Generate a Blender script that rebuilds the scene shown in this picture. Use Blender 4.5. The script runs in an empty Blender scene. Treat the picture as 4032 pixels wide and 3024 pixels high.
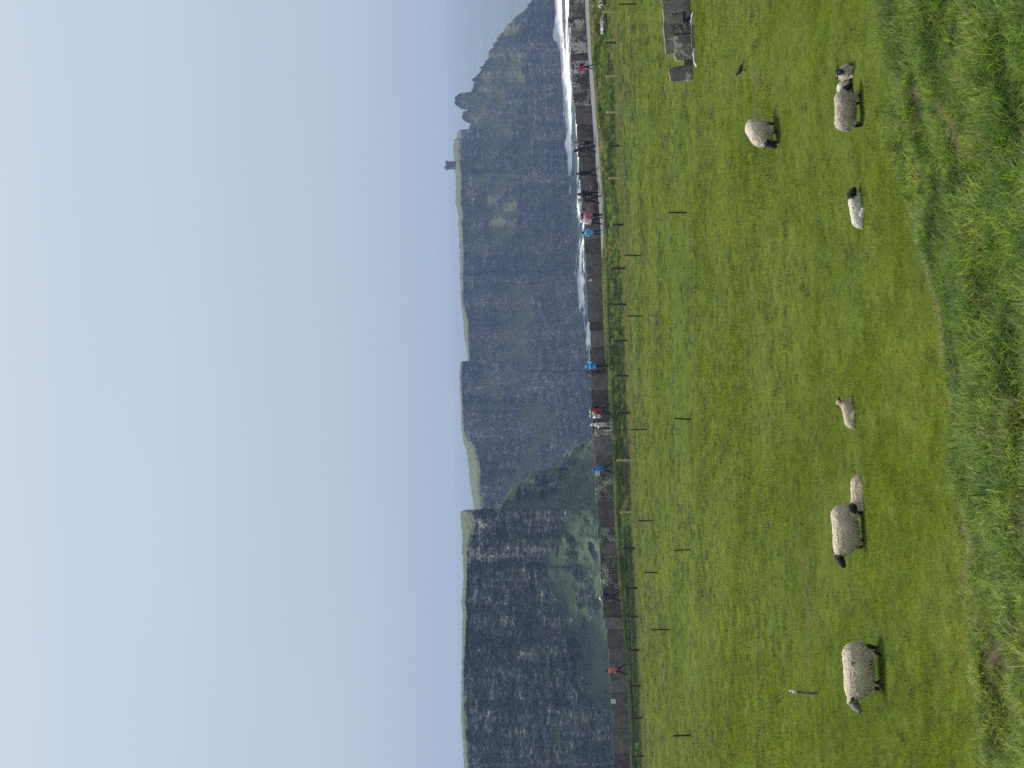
import bpy, math, random
import numpy as np
from mathutils import Vector, Matrix

rng = np.random.default_rng(7)
random.seed(7)
R_ = math.radians
SC = bpy.context.scene
COL = SC.collection

# ------------------------------------------------------------------ camera
FPX = 5591.0                       # focal length in pixels of the 4032 px long side
TILT = 0.018                       # the photographer held the phone about 1 degree off
EYE = 1722.0                       # eye level, measured along the long side
PITCH = math.atan((2016 - EYE) / FPX)
PHI = math.atan(TILT)
SEA = -128.0                       # sea level below the eye
F_ = Vector((0, math.cos(PITCH), -math.sin(PITCH)))
RT = Vector((1, 0, 0))
DN = Vector((0, -math.sin(PITCH), -math.cos(PITCH)))
EI = (math.cos(PHI) * DN - math.sin(PHI) * RT)
EJ = (math.sin(PHI) * DN + math.cos(PHI) * RT)
cam_d = bpy.data.cameras.new('camera')
cam_d.sensor_fit = 'HORIZONTAL'
cam_d.sensor_width = 36.0
cam_d.lens = FPX / 4032 * 36.0
cam_d.clip_start = 0.2
cam_d.clip_end = 60000
cam = bpy.data.objects.new('camera', cam_d)
COL.objects.link(cam)
cam.matrix_world = Matrix(((EI.x, EJ.x, -F_.x, 0), (EI.y, EJ.y, -F_.y, 0), (EI.z, EJ.z, -F_.z, 0), (0, 0, 0, 1)))
SC.camera = cam

# ------------------------------------------------------------------ sky, sun, exposure
SUN_EL, SUN_AZ = 60.0, -42.0       # azimuth measured from the view direction, left negative
world = bpy.data.worlds.new('World')
SC.world = world
world.use_nodes = True
wn, wl = world.node_tree.nodes, world.node_tree.links
wn.clear()
w_out = wn.new('ShaderNodeOutputWorld')
w_bg = wn.new('ShaderNodeBackground')
w_sky = wn.new('ShaderNodeTexSky')
w_sky.sky_type = 'NISHITA'
w_sky.sun_disc = False
w_sky.sun_elevation = R_(SUN_EL)
w_sky.sun_rotation = R_(SUN_AZ)
w_sky.altitude = 140
w_sky.dust_density = 3.0
w_sky.air_density = 1.0
# thin, even cloud veil over the clear sky: thicker with height, bluer at the horizon
w_tc = wn.new('ShaderNodeTexCoord')
w_sep = wn.new('ShaderNodeSeparateXYZ')
w_ramp = wn.new('ShaderNodeValToRGB')
w_ramp.color_ramp.interpolation = 'EASE'
els = w_ramp.color_ramp.elements
els[0].position, els[0].color = 0.0, (4.35, 5.40, 7.25, 1)
els[1].position, els[1].color = 0.32, (6.55, 7.35, 8.35, 1)
e = els.new(0.10); e.color = (4.95, 5.9, 7.35, 1)
e = els.new(0.22); e.color = (5.75, 6.65, 7.85, 1)
w_noise = wn.new('ShaderNodeTexNoise')
w_noise.inputs['Scale'].default_value = 2.2
w_noise.inputs['Detail'].default_value = 3
w_map = wn.new('ShaderNodeMapping')
w_map.inputs['Scale'].default_value = (1, 1, 5)
w_nm = wn.new('ShaderNodeMapRange')
w_nm.inputs['To Min'].default_value = 0.95
w_nm.inputs['To Max'].default_value = 1.05
w_mul = wn.new('ShaderNodeMix'); w_mul.data_type = 'RGBA'; w_mul.blend_type = 'MULTIPLY'
w_mul.inputs[0].default_value = 1.0
w_mix = wn.new('ShaderNodeMix'); w_mix.data_type = 'RGBA'
w_mix.inputs[0].default_value = 0.88
wl.new(w_tc.outputs['Generated'], w_sep.inputs[0])
wl.new(w_sep.outputs['Z'], w_ramp.inputs[0])
wl.new(w_tc.outputs['Generated'], w_map.inputs[0])
wl.new(w_map.outputs[0], w_noise.inputs['Vector'])
wl.new(w_noise.outputs[0], w_nm.inputs[0])
wl.new(w_ramp.outputs[0], w_mul.inputs[6])
wl.new(w_nm.outputs[0], w_mul.inputs[7])
wl.new(w_sky.outputs[0], w_mix.inputs[6])
wl.new(w_mul.outputs[2], w_mix.inputs[7])
wl.new(w_mix.outputs[2], w_bg.inputs[0])
w_bg.inputs[1].default_value = 0.1
wl.new(w_bg.outputs[0], w_out.inputs[0])

sun_d = bpy.data.lights.new('sun', 'SUN')
sun_d.energy = 5.0
sun_d.angle = R_(20.0)
sun_d.color = (1.0, 0.955, 0.88)
sun = bpy.data.objects.new('sun', sun_d)
COL.objects.link(sun)
SDIR = Vector((math.sin(R_(SUN_AZ)) * math.cos(R_(SUN_EL)), math.cos(R_(SUN_AZ)) * math.cos(R_(SUN_EL)), math.sin(R_(SUN_EL))))
sun.rotation_euler = SDIR.to_track_quat('Z', 'Y').to_euler()
sun.location = (-40, 30, 60)

SC.view_settings.view_transform = 'Standard'
SC.view_settings.look = 'None'
SC.view_settings.exposure = 0.0
SC.view_settings.gamma = 1.0
SC.view_settings.use_curve_mapping = False
SC.render.engine = 'CYCLES'
SC.cycles.use_denoising = False
SC.cycles.max_bounces = 6
SC.cycles.transparent_max_bounces = 8
SC.cycles.volume_bounces = 0
HAZE_DENSITY = 0.00021

# ------------------------------------------------------------------ small tools
def ray(x, y):
    """pixel of the photograph -> direction scaled so that its forward (Y) part is 1"""
    i, j = (np.asarray(x, float) - 2016) / FPX, -(np.asarray(y, float) - 1512) / FPX
    d = [i * EI[k] + j * EJ[k] + F_[k] for k in range(3)]
    return d[0] / d[1], d[2] / d[1]

def at(x, y, Y):
    rx, rz = ray(x, y)
    return Vector((float(rx * Y), Y, float(rz * Y)))

_P = rng.permutation(256).astype(np.int64)
_P = np.concatenate([_P, _P, _P, _P])
_V = rng.random(256)
def vnoise(x, y, z=0.0):
    x, y, z = np.broadcast_arrays(np.asarray(x, float), np.asarray(y, float), np.asarray(z, float))
    xi, yi, zi = np.floor(x).astype(np.int64), np.floor(y).astype(np.int64), np.floor(z).astype(np.int64)
    xf, yf, zf = x - xi, y - yi, z - zi
    u, v, w = xf * xf * (3 - 2 * xf), yf * yf * (3 - 2 * yf), zf * zf * (3 - 2 * zf)
    xi, yi, zi = xi & 255, yi & 255, zi & 255
    def h(a, b, c):
        return _V[_P[_P[_P[(xi + a) & 255] + ((yi + b) & 255)] + ((zi + c) & 255)] & 255]
    def L(a, b, t): return a + (b - a) * t
    return L(L(L(h(0,0,0), h(1,0,0), u), L(h(0,1,0), h(1,1,0), u), v),
             L(L(h(0,0,1), h(1,0,1), u), L(h(0,1,1), h(1,1,1), u), v), w) * 2 - 1

def fbm(x, y, z=0.0, o=4, g=0.5):
    a, s, f = 1.0, 0.0, 1.0
    for k in range(o):
        s = s + a * vnoise(x * f + 17.3 * k, y * f + 5.1 * k, z * f if np.ndim(z) or z else 0.37 * k)
        a *= g; f *= 2.03
    return s

def sstep(a, b, x):
    t = np.clip((np.asarray(x, float) - a) / (b - a), 0, 1)
    return t * t * (3 - 2 * t)

def tag(o, label=None, cat=None, group=None, kind=None):
    if label: o['label'] = label
    if cat: o['category'] = cat
    if group: o['group'] = group
    if kind: o['kind'] = kind
    return o

def mesh_obj(name, verts, faces, mats, parent=None, smooth=True, fmat=None, attrs=None):
    me = bpy.data.meshes.new(name)
    verts = np.asarray(verts, dtype=np.float32).reshape(-1, 3)
    if isinstance(faces, np.ndarray) and faces.ndim == 2:
        n, k = faces.shape
        me.vertices.add(len(verts)); me.vertices.foreach_set('co', verts.ravel())
        me.loops.add(n * k); me.loops.foreach_set('vertex_index', faces.ravel().astype(np.int32))
        me.polygons.add(n)
        me.polygons.foreach_set('loop_start', (np.arange(n) * k).astype(np.int32))
        me.polygons.foreach_set('loop_total', np.full(n, k, np.int32))
        me.update(calc_edges=True)
    else:
        me.from_pydata([tuple(map(float, v)) for v in verts], [], [tuple(int(i) for i in f) for f in faces])
        me.update()
    for m in (mats if isinstance(mats, (list, tuple)) else [mats]):
        me.materials.append(m)
    n = len(me.polygons)
    me.polygons.foreach_set('use_smooth', np.full(n, bool(smooth)))
    if fmat is not None:
        me.polygons.foreach_set('material_index', np.asarray(fmat, np.int32))
    for an, av in (attrs or {}).items():
        a = me.attributes.new(an, 'FLOAT', 'POINT')
        a.data.foreach_set('value', np.asarray(av, np.float32).ravel())
    me.update()
    o = bpy.data.objects.new(name, me)
    COL.objects.link(o)
    if parent is not None:
        o.parent = parent
    return o

def empty(name, loc=(0, 0, 0), rz=0.0):
    o = bpy.data.objects.new(name, None)
    o.empty_display_size = 0.2
    COL.objects.link(o)
    o.location = loc
    o.rotation_euler = (0, 0, rz)
    return o

def grid_faces(nr, nc):
    i = np.arange((nr - 1) * (nc - 1))
    r, c = i // (nc - 1), i % (nc - 1)
    a = r * nc + c
    return np.stack([a, a + 1, a + nc + 1, a + nc], 1)

# ------------------------------------------------------------------ materials
def new_mat(name):
    m = bpy.data.materials.new(name)
    m.use_nodes = True
    nt = m.node_tree
    for n in list(nt.nodes): nt.nodes.remove(n)
    out = nt.nodes.new('ShaderNodeOutputMaterial')
    return m, nt, out

def nd(nt, typ, **kw):
    n = nt.nodes.new(typ)
    for k, v in kw.items():
        if k in n.inputs: n.inputs[k].default_value = v
        else: setattr(n, k, v)
    return n

def ramp(nt, stops, interp='LINEAR'):
    r = nt.nodes.new('ShaderNodeValToRGB')
    r.color_ramp.interpolation = interp
    e = r.color_ramp.elements
    e[0].position, e[0].color = stops[0][0], (*stops[0][1], 1)
    e[1].position, e[1].color = stops[-1][0], (*stops[-1][1], 1)
    for p, c in stops[1:-1]:
        x = e.new(p); x.color = (*c, 1)
    return r

def mixc(nt, fac, a, b, mode='MIX'):
    m = nt.nodes.new('ShaderNodeMix'); m.data_type = 'RGBA'; m.blend_type = mode
    for sock, v in ((0, fac), (6, a), (7, b)):
        if isinstance(v, (int, float)): m.inputs[sock].default_value = v
        elif isinstance(v, tuple): m.inputs[sock].default_value = (*v, 1) if len(v) == 3 else v
        else: nt.links.new(v, m.inputs[sock])
    return m.outputs[2]

def math_n(nt, op, a, b=0.0, clamp=False):
    m = nt.nodes.new('ShaderNodeMath'); m.operation = op; m.use_clamp = clamp
    for s, v in ((0, a), (1, b)):
        if isinstance(v, (int, float)): m.inputs[s].default_value = v
        else: nt.links.new(v, m.inputs[s])
    return m.outputs[0]

def pos_noise(nt, scale, detail=4, rough=0.55, stretch=None, obj=False, dist=0.0):
    if obj:
        src = nt.nodes.new('ShaderNodeTexCoord').outputs['Object']
    else:
        src = nt.nodes.new('ShaderNodeNewGeometry').outputs['Position']
    if stretch:
        mp = nt.nodes.new('ShaderNodeMapping'); mp.inputs['Scale'].default_value = stretch
        nt.links.new(src, mp.inputs[0]); src = mp.outputs[0]
    n = nt.nodes.new('ShaderNodeTexNoise')
    n.inputs['Scale'].default_value = scale
    n.inputs['Detail'].default_value = detail
    n.inputs['Roughness'].default_value = rough
    n.inputs['Distortion'].default_value = dist
    nt.links.new(src, n.inputs['Vector'])
    return n.outputs['Fac']

def simple_mat(name, col, rough=0.8, var=0.18, scale=30.0, bump=0.0, bscale=None, obj=True, spec=0.3, sheen=0.0):
    m, nt, out = new_mat(name)
    b = nd(nt, 'ShaderNodeBsdfPrincipled', Roughness=rough)
    b.inputs['Specular IOR Level'].default_value = spec
    if sheen: b.inputs['Sheen Weight'].default_value = sheen
    n = pos_noise(nt, scale, obj=obj)
    lo = tuple(c * (1 - var) for c in col); hi = tuple(min(1, c * (1 + var)) for c in col)
    r = ramp(nt, [(0.3, lo), (0.7, hi)])
    nt.links.new(n, r.inputs[0]); nt.links.new(r.outputs[0], b.inputs['Base Color'])
    if bump:
        bn = pos_noise(nt, bscale or scale, 6, obj=obj)
        bp = nd(nt, 'ShaderNodeBump', Strength=bump)
        bp.inputs['Distance'].default_value = 0.02
        nt.links.new(bn, bp.inputs['Height']); nt.links.new(bp.outputs[0], b.inputs['Normal'])
    nt.links.new(b.outputs[0], out.inputs[0])
    return m

def ground_mat():
    m, nt, out = new_mat('pasture ground')
    b = nd(nt, 'ShaderNodeBsdfPrincipled', Roughness=0.95)
    b.inputs['Specular IOR Level'].default_value = 0.1
    n1 = pos_noise(nt, 0.16, 4)
    n2 = pos_noise(nt, 1.3, 5)
    n3 = pos_noise(nt, 9.0, 4, 0.7)
    r1 = ramp(nt, [(0.3, (0.054, 0.088, 0.008)), (0.5, (0.072, 0.106, 0.011)), (0.72, (0.098, 0.122, 0.016))])
    nt.links.new(n1, r1.inputs[0])
    r2 = ramp(nt, [(0.32, (0.55, 0.6, 0.5)), (0.6, (1.1, 1.1, 1.1))])
    nt.links.new(n2, r2.inputs[0])
    c = mixc(nt, 0.75, r1.outputs[0], r2.outputs[0], 'MULTIPLY')
    r3 = ramp(nt, [(0.33, (0.5, 0.55, 0.45)), (0.55, (1.1, 1.1, 1.05))])
    nt.links.new(n3, r3.inputs[0])
    c = mixc(nt, 0.8, c, r3.outputs[0], 'MULTIPLY')
    at_ = nd(nt, 'ShaderNodeAttribute'); at_.attribute_name = 'dirt'
    dn = pos_noise(nt, 5.0, 5, 0.7)
    dr = ramp(nt, [(0.35, (0.034, 0.030, 0.016)), (0.65, (0.105, 0.086, 0.054))])
    nt.links.new(dn, dr.inputs[0])
    c = mixc(nt, at_.outputs['Fac'], c, dr.outputs[0])
    nt.links.new(c, b.inputs['Base Color'])
    bp = nd(nt, 'ShaderNodeBump', Strength=0.5); bp.inputs['Distance'].default_value = 0.05
    nt.links.new(n3, bp.inputs['Height']); nt.links.new(bp.outputs[0], b.inputs['Normal'])
    nt.links.new(b.outputs[0], out.inputs[0])
    return m

def blade_mat(name, stops, trans=0.45, nscale=0.25, lo=0.5, hi=1.4):
    m, nt, out = new_mat(name)
    oi = nt.nodes.new('ShaderNodeObjectInfo')
    def spread(v):
        q = nd(nt, 'ShaderNodeMapRange'); q.inputs['From Min'].default_value = 0.32; q.inputs['From Max'].default_value = 0.68
        nt.links.new(v, q.inputs[0]); return q.outputs[0]
    n = spread(pos_noise(nt, nscale, 3)); n2 = spread(pos_noise(nt, nscale * 6, 3))
    f = math_n(nt, 'ADD', math_n(nt, 'MULTIPLY', oi.outputs['Random'], 0.30), math_n(nt, 'MULTIPLY', n, 0.32))
    f = math_n(nt, 'ADD', f, math_n(nt, 'MULTIPLY', n2, 0.34), True)
    r = ramp(nt, stops)
    nt.links.new(f, r.inputs[0])
    hb = math_n(nt, 'FRACT', math_n(nt, 'MULTIPLY', oi.outputs['Random'], 13.7))
    hv = nd(nt, 'ShaderNodeMapRange'); hv.inputs['To Min'].default_value = lo; hv.inputs['To Max'].default_value = hi
    nt.links.new(hb, hv.inputs[0])
    rc = mixc(nt, 1.0, r.outputs[0], hv.outputs[0], 'MULTIPLY')
    d = nd(nt, 'ShaderNodeBsdfPrincipled', Roughness=0.6)
    d.inputs['Specular IOR Level'].default_value = 0.25
    t = nd(nt, 'ShaderNodeBsdfTranslucent')
    nt.links.new(rc, d.inputs['Base Color'])
    tc = mixc(nt, 1.0, rc, (1.25, 1.3, 0.8), 'MULTIPLY')
    nt.links.new(tc, t.inputs['Color'])
    ms = nd(nt, 'ShaderNodeMixShader'); ms.inputs[0].default_value = trans
    nt.links.new(d.outputs[0], ms.inputs[1]); nt.links.new(t.outputs[0], ms.inputs[2])
    nt.links.new(ms.outputs[0], out.inputs[0])
    return m

def rock_mat(name, dark, light, grass_a, grass_b, zscale=1.0, green_lo=0.42, green_hi=0.62, pale=0.35):
    """bedded cliff rock; turf where the slope is gentle enough to hold it"""
    m, nt, out = new_mat(name)
    b = nd(nt, 'ShaderNodeBsdfPrincipled', Roughness=0.92)
    b.inputs['Specular IOR Level'].default_value = 0.15
    # bedding: thick and thin courses lying level, broken by upright joints and stained streaks
    n1 = pos_noise(nt, 0.020 * zscale, 4, 0.65, (0.8, 0.8, 9.0))
    n2 = pos_noise(nt, 0.16 * zscale, 5, 0.7, (0.8, 0.8, 2.2))
    n3 = pos_noise(nt, 0.030 * zscale, 4, 0.6, (2.2, 2.2, 0.45))
    n4 = pos_noise(nt, 0.050 * zscale, 5, 0.7, (1.0, 1.0, 1.3))
    r1 = ramp(nt, [(0.38, dark), (0.5, tuple((a + c) * 0.45 for a, c in zip(dark, light))), (0.62, light)])
    nt.links.new(n1, r1.inputs[0])
    r2 = ramp(nt, [(0.38, (0.25, 0.25, 0.28)), (0.5, (0.9, 0.9, 0.92)), (0.64, (1.9, 1.85, 1.7))])
    nt.links.new(n2, r2.inputs[0])
    c = mixc(nt, 0.7, r1.outputs[0], r2.outputs[0], 'MULTIPLY')
    # jointed blocks: every block its own tone, dark cracks between
    gp = nt.nodes.new('ShaderNodeNewGeometry')
    warp = nt.nodes.new('ShaderNodeVectorMath'); warp.operation = 'ADD'
    wn_ = nt.nodes.new('ShaderNodeTexNoise'); wn_.inputs['Scale'].default_value = 0.08 * zscale; wn_.inputs['Detail'].default_value = 3
    nt.links.new(gp.outputs['Position'], wn_.inputs['Vector'])
    ws = nt.nodes.new('ShaderNodeVectorMath'); ws.operation = 'SCALE'; ws.inputs['Scale'].default_value = 7.0 / zscale
    nt.links.new(wn_.outputs['Color'], ws.inputs[0])
    nt.links.new(gp.outputs['Position'], warp.inputs[0]); nt.links.new(ws.outputs[0], warp.inputs[1])
    for sc_v, zs_v, amt in ((0.13, 3.2, 0.72), (0.30, 2.4, 0.6)):
        mp = nt.nodes.new('ShaderNodeMapping'); mp.inputs['Scale'].default_value = (1, 1, zs_v)
        nt.links.new(warp.outputs[0], mp.inputs[0])
        vo = nt.nodes.new('ShaderNodeTexVoronoi'); vo.inputs['Scale'].default_value = sc_v * zscale
        ve = nt.nodes.new('ShaderNodeTexVoronoi'); ve.feature = 'DISTANCE_TO_EDGE'; ve.inputs['Scale'].default_value = sc_v * zscale
        nt.links.new(mp.outputs[0], vo.inputs['Vector']); nt.links.new(mp.outputs[0], ve.inputs['Vector'])
        sp = nt.nodes.new('ShaderNodeSeparateColor'); nt.links.new(vo.outputs['Color'], sp.inputs[0])
        rv = ramp(nt, [(0.0, (0.35, 0.36, 0.40)), (0.6, (0.95, 0.95, 0.97)), (1.0, (2.1, 2.0, 1.85))]); nt.links.new(sp.outputs[0], rv.inputs[0])
        c = mixc(nt, amt, c, rv.outputs[0], 'MULTIPLY')
        re = ramp(nt, [(0.02, (0.25, 0.25, 0.28)), (0.10, (1, 1, 1))]); nt.links.new(ve.outputs['Distance'], re.inputs[0])
        c = mixc(nt, amt, c, re.outputs[0], 'MULTIPLY')
    r3 = ramp(nt, [(0.40, (0.45, 0.46, 0.50)), (0.58, (1.25, 1.22, 1.12))])
    nt.links.new(n3, r3.inputs[0])
    c = mixc(nt, 0.85, c, r3.outputs[0], 'MULTIPLY')
    r4 = ramp(nt, [(0.38, (0.45, 0.45, 0.48)), (0.6, (1.4, 1.36, 1.28))]); nt.links.new(n4, r4.inputs[0])
    c = mixc(nt, 0.8, c, r4.outputs[0], 'MULTIPLY')
    pl = pos_noise(nt, 0.42 * zscale, 3, 0.75, (0.7, 0.7, 1.8))
    pm = ramp(nt, [(0.62, (0, 0, 0)), (0.68, (1, 1, 1))])
    nt.links.new(pl, pm.inputs[0])
    c = mixc(nt, math_n(nt, 'MULTIPLY', pm.outputs[0], pale), c, (0.50, 0.48, 0.43))
    geo = nt.nodes.new('ShaderNodeNewGeometry')
    sep = nt.nodes.new('ShaderNodeSeparateXYZ'); nt.links.new(geo.outputs['Normal'], sep.inputs[0])
    gn = pos_noise(nt, 0.10 * zscale, 5, 0.65)
    gz = math_n(nt, 'ADD', sep.outputs['Z'], math_n(nt, 'MULTIPLY', math_n(nt, 'SUBTRACT', gn, 0.5), 0.55))
    at_ = nd(nt, 'ShaderNodeAttribute'); at_.attribute_name = 'turf'
    gz = math_n(nt, 'ADD', gz, math_n(nt, 'MULTIPLY', at_.outputs['Fac'], 0.55))
    sm = nd(nt, 'ShaderNodeMapRange'); sm.inputs['From Min'].default_value = 0.26; sm.inputs['From Max'].default_value = 0.42
    nt.links.new(math_n(nt, 'ADD', sep.outputs['Z'], math_n(nt, 'MULTIPLY', math_n(nt, 'SUBTRACT', gn, 0.5), 0.4)), sm.inputs[0])
    scree = mixc(nt, 0.9, mixc(nt, 1.0, (0.125, 0.112, 0.090), r2.outputs[0], 'MULTIPLY'), r4.outputs[0], 'MULTIPLY')
    c = mixc(nt, math_n(nt, 'MULTIPLY', sm.outputs[0], 0.85), c, scree)
    gm = nd(nt, 'ShaderNodeMapRange'); gm.inputs['From Min'].default_value = green_lo; gm.inputs['From Max'].default_value = green_hi
    nt.links.new(gz, gm.inputs[0])
    g2 = pos_noise(nt, 0.22 * zscale, 4, 0.65)
    gr = ramp(nt, [(0.3, grass_a), (0.55, grass_b), (0.68, tuple(0.5 * (x + y) for x, y in zip(grass_b, (0.10, 0.080, 0.045))))])
    nt.links.new(g2, gr.inputs[0])
    stones = math_n(nt, 'MULTIPLY', pm.outputs[0], pale * 0.45)
    gcol = mixc(nt, stones, mixc(nt, 0.55, gr.outputs[0], r4.outputs[0], 'MULTIPLY'), (0.34, 0.33, 0.29))
    c = mixc(nt, gm.outputs[0], c, gcol)
    nt.links.new(c, b.inputs['Base Color'])
    bp = nd(nt, 'ShaderNodeBump', Strength=0.9); bp.inputs['Distance'].default_value = 1.2 / zscale
    nt.links.new(n2, bp.inputs['Height']); nt.links.new(bp.outputs[0], b.inputs['Normal'])
    nt.links.new(b.outputs[0], out.inputs[0])
    return m

def slab_mat(name, base, lichen, amount, scale=9.0):
    m, nt, out = new_mat(name)
    b = nd(nt, 'ShaderNodeBsdfPrincipled', Roughness=0.9)
    b.inputs['Specular IOR Level'].default_value = 0.15
    oi = nt.nodes.new('ShaderNodeObjectInfo')
    n1 = pos_noise(nt, 2.2, 5, 0.65)
    r1 = ramp(nt, [(0.3, tuple(c * 0.6 for c in base)), (0.7, tuple(c * 1.35 for c in base))])
    nt.links.new(n1, r1.inputs[0])
    hv = nd(nt, 'ShaderNodeMapRange'); hv.inputs['To Min'].default_value = 0.55; hv.inputs['To Max'].default_value = 1.3
    nt.links.new(oi.outputs['Random'], hv.inputs[0])
    c = mixc(nt, 1.0, r1.outputs[0], hv.outputs[0], 'MULTIPLY')
    n2 = pos_noise(nt, scale, 4, 0.7)
    n3 = pos_noise(nt, 1.1, 3)
    f = math_n(nt, 'ADD', n2, math_n(nt, 'MULTIPLY', math_n(nt, 'SUBTRACT', n3, 0.5), 0.5))
    lo = 0.72 - amount * 0.36
    mr = nd(nt, 'ShaderNodeMapRange'); mr.inputs['From Min'].default_value = lo; mr.inputs['From Max'].default_value = lo + 0.07
    nt.links.new(f, mr.inputs[0])
    c = mixc(nt, mr.outputs[0], c, lichen)
    nt.links.new(c, b.inputs['Base Color'])
    bp = nd(nt, 'ShaderNodeBump', Strength=0.6); bp.inputs['Distance'].default_value = 0.03
    nt.links.new(n2, bp.inputs['Height']); nt.links.new(bp.outputs[0], b.inputs['Normal'])
    nt.links.new(b.outputs[0], out.inputs[0])
    return m

def wool_mat(name, col, dirt=(0.30, 0.25, 0.18)):
    m, nt, out = new_mat(name)
    b = nd(nt, 'ShaderNodeBsdfPrincipled', Roughness=1.0)
    b.inputs['Specular IOR Level'].default_value = 0.05
    b.inputs['Sheen Weight'].default_value = 0.25
    n1 = pos_noise(nt, 4.0, 4, obj=True); n2 = pos_noise(nt, 34.0, 4, 0.7, obj=True)
    r1 = ramp(nt, [(0.35, dirt), (0.62, col)]); nt.links.new(n1, r1.inputs[0])
    r2 = ramp(nt, [(0.32, (0.62, 0.6, 0.58)), (0.6, (1.06, 1.06, 1.06))]); nt.links.new(n2, r2.inputs[0])
    c = mixc(nt, 0.9, mixc(nt, 0.6, col, r1.outputs[0]), r2.outputs[0], 'MULTIPLY')
    nt.links.new(c, b.inputs['Base Color'])
    bp = nd(nt, 'ShaderNodeBump', Strength=1.0); bp.inputs['Distance'].default_value = 0.03
    nt.links.new(n2, bp.inputs['Height']); nt.links.new(bp.outputs[0], b.inputs['Normal'])
    nt.links.new(b.outputs[0], out.inputs[0])
    return m

M = {}
M['ground'] = ground_mat()
M['field_blade'] = blade_mat('pasture blade', [(0.08, (0.098, 0.152, 0.007)), (0.35, (0.170, 0.222, 0.013)), (0.6, (0.230, 0.264, 0.021)), (0.9, (0.32, 0.318, 0.050))], 0.45, 0.34, 0.32, 1.5)
M['bank_blade'] = blade_mat('bank blade', [(0.05, (0.028, 0.070, 0.016)), (0.32, (0.078, 0.150, 0.020)), (0.62, (0.200, 0.285, 0.034)), (0.9, (0.440, 0.450, 0.110))], 0.5, 0.45, 0.4, 1.5)
M['dry_blade'] = blade_mat('dry blade', [(0.1, (0.14, 0.105, 0.055)), (0.5, (0.30, 0.24, 0.13)), (0.9, (0.50, 0.43, 0.26))], 0.3)
M['hay_blade'] = blade_mat('pale verge blade', [(0.1, (0.115, 0.135, 0.030)), (0.5, (0.185, 0.195, 0.055)), (0.9, (0.26, 0.245, 0.10))], 0.4)
M['verge_blade'] = blade_mat('dark verge blade', [(0.1, (0.016, 0.034, 0.010)), (0.5, (0.034, 0.062, 0.016)), (0.8, (0.070, 0.100, 0.025)), (0.95, (0.15, 0.13, 0.06))], 0.35)  # dark green rough grass, darkened further for the bank's shaded near side
M['rank_blade'] = blade_mat('rank blade', [(0.1, (0.014, 0.030, 0.005)), (0.5, (0.024, 0.046, 0.007)), (0.9, (0.045, 0.072, 0.010))], 0.15)
M['rock_far'] = rock_mat('far cliff rock', (0.070, 0.074, 0.084), (0.26, 0.27, 0.295), (0.054, 0.070, 0.031), (0.088, 0.100, 0.048), 1.5, 0.46, 0.62, 0.45)  # blue of the skylight is mixed into the rock tones, near cliff too
M['rock_near'] = rock_mat('near cliff rock', (0.150, 0.154, 0.166), (0.37, 0.38, 0.40), (0.050, 0.080, 0.042), (0.076, 0.102, 0.054), 3.3, 0.50, 0.68, 0.35)
M['slab_dark'] = slab_mat('dark flagstone', (0.165, 0.145, 0.138), (0.36, 0.34, 0.30), 0.14)
M['slab_speck'] = slab_mat('speckled flagstone', (0.150, 0.135, 0.125), (0.62, 0.59, 0.50), 0.52, 12)
M['slab_pale'] = slab_mat('pale lichened flagstone', (0.14, 0.13, 0.12), (0.58, 0.56, 0.50), 0.64, 3.2)
M['slab_grey'] = slab_mat('grey flagstone', (0.23, 0.215, 0.19), (0.58, 0.54, 0.43), 0.18, 7)
M['slab_grey_lichen'] = slab_mat('grey flagstone with lichen', (0.20, 0.185, 0.16), (0.62, 0.58, 0.47), 0.46, 7)
M['pale_stone'] = slab_mat('pale stone', (0.34, 0.33, 0.31), (0.55, 0.54, 0.50), 0.4, 7)
M['boulder'] = slab_mat('weathered boulder', (0.20, 0.18, 0.16), (0.50, 0.48, 0.44), 0.55, 5)
M['path'] = simple_mat('gravel path', (0.145, 0.150, 0.160), 0.95, 0.25, 6.0, 0.4, 20.0, obj=False)
M['wood_dark'] = simple_mat('weathered post', (0.060, 0.048, 0.034), 0.9, 0.35, 14.0, 0.5, 30)
M['wood_light'] = simple_mat('new post', (0.46, 0.40, 0.20), 0.85, 0.22, 14.0, 0.4, 30)
M['wood_grey'] = simple_mat('grey weathered stake', (0.17, 0.16, 0.13), 0.9, 0.45, 9.0, 0.5, 30)
M['stake'] = simple_mat('dark stake', (0.045, 0.042, 0.036), 0.85, 0.3, 14.0)
M['wire'] = simple_mat('fence wire', (0.22, 0.22, 0.22), 0.5, 0.1, 5.0)
M['white_cap'] = simple_mat('white plastic', (0.72, 0.74, 0.68), 0.6, 0.08, 20.0)
M['sign_white'] = simple_mat('sign white', (0.80, 0.81, 0.80), 0.5, 0.04, 10.0)
M['sign_dark'] = simple_mat('sign dark print', (0.10, 0.10, 0.115), 0.6, 0.05, 10.0)
M['sign_grey'] = simple_mat('sign grey print', (0.45, 0.46, 0.47), 0.6, 0.05, 10.0)
M['wool'] = wool_mat('ewe fleece', (0.72, 0.62, 0.47), (0.48, 0.40, 0.29))
M['wool_dark'] = wool_mat('grey fleece', (0.60, 0.51, 0.41), (0.40, 0.34, 0.27))
M['wool_white'] = wool_mat('white lamb fleece', (0.84, 0.81, 0.70), (0.72, 0.66, 0.54))
M['wool_tan'] = wool_mat('tan lamb fleece', (0.72, 0.60, 0.43), (0.56, 0.45, 0.31))
M['sheep_black'] = simple_mat('black face hair', (0.014, 0.013, 0.015), 0.75, 0.3, 20.0)
M['sheep_mottle'] = simple_mat('mottled face hair', (0.16, 0.145, 0.13), 0.85, 0.85, 16.0)
M['sheep_mark'] = simple_mat('blue raddle mark', (0.045, 0.16, 0.25), 0.95, 0.35, 25.0)
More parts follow.
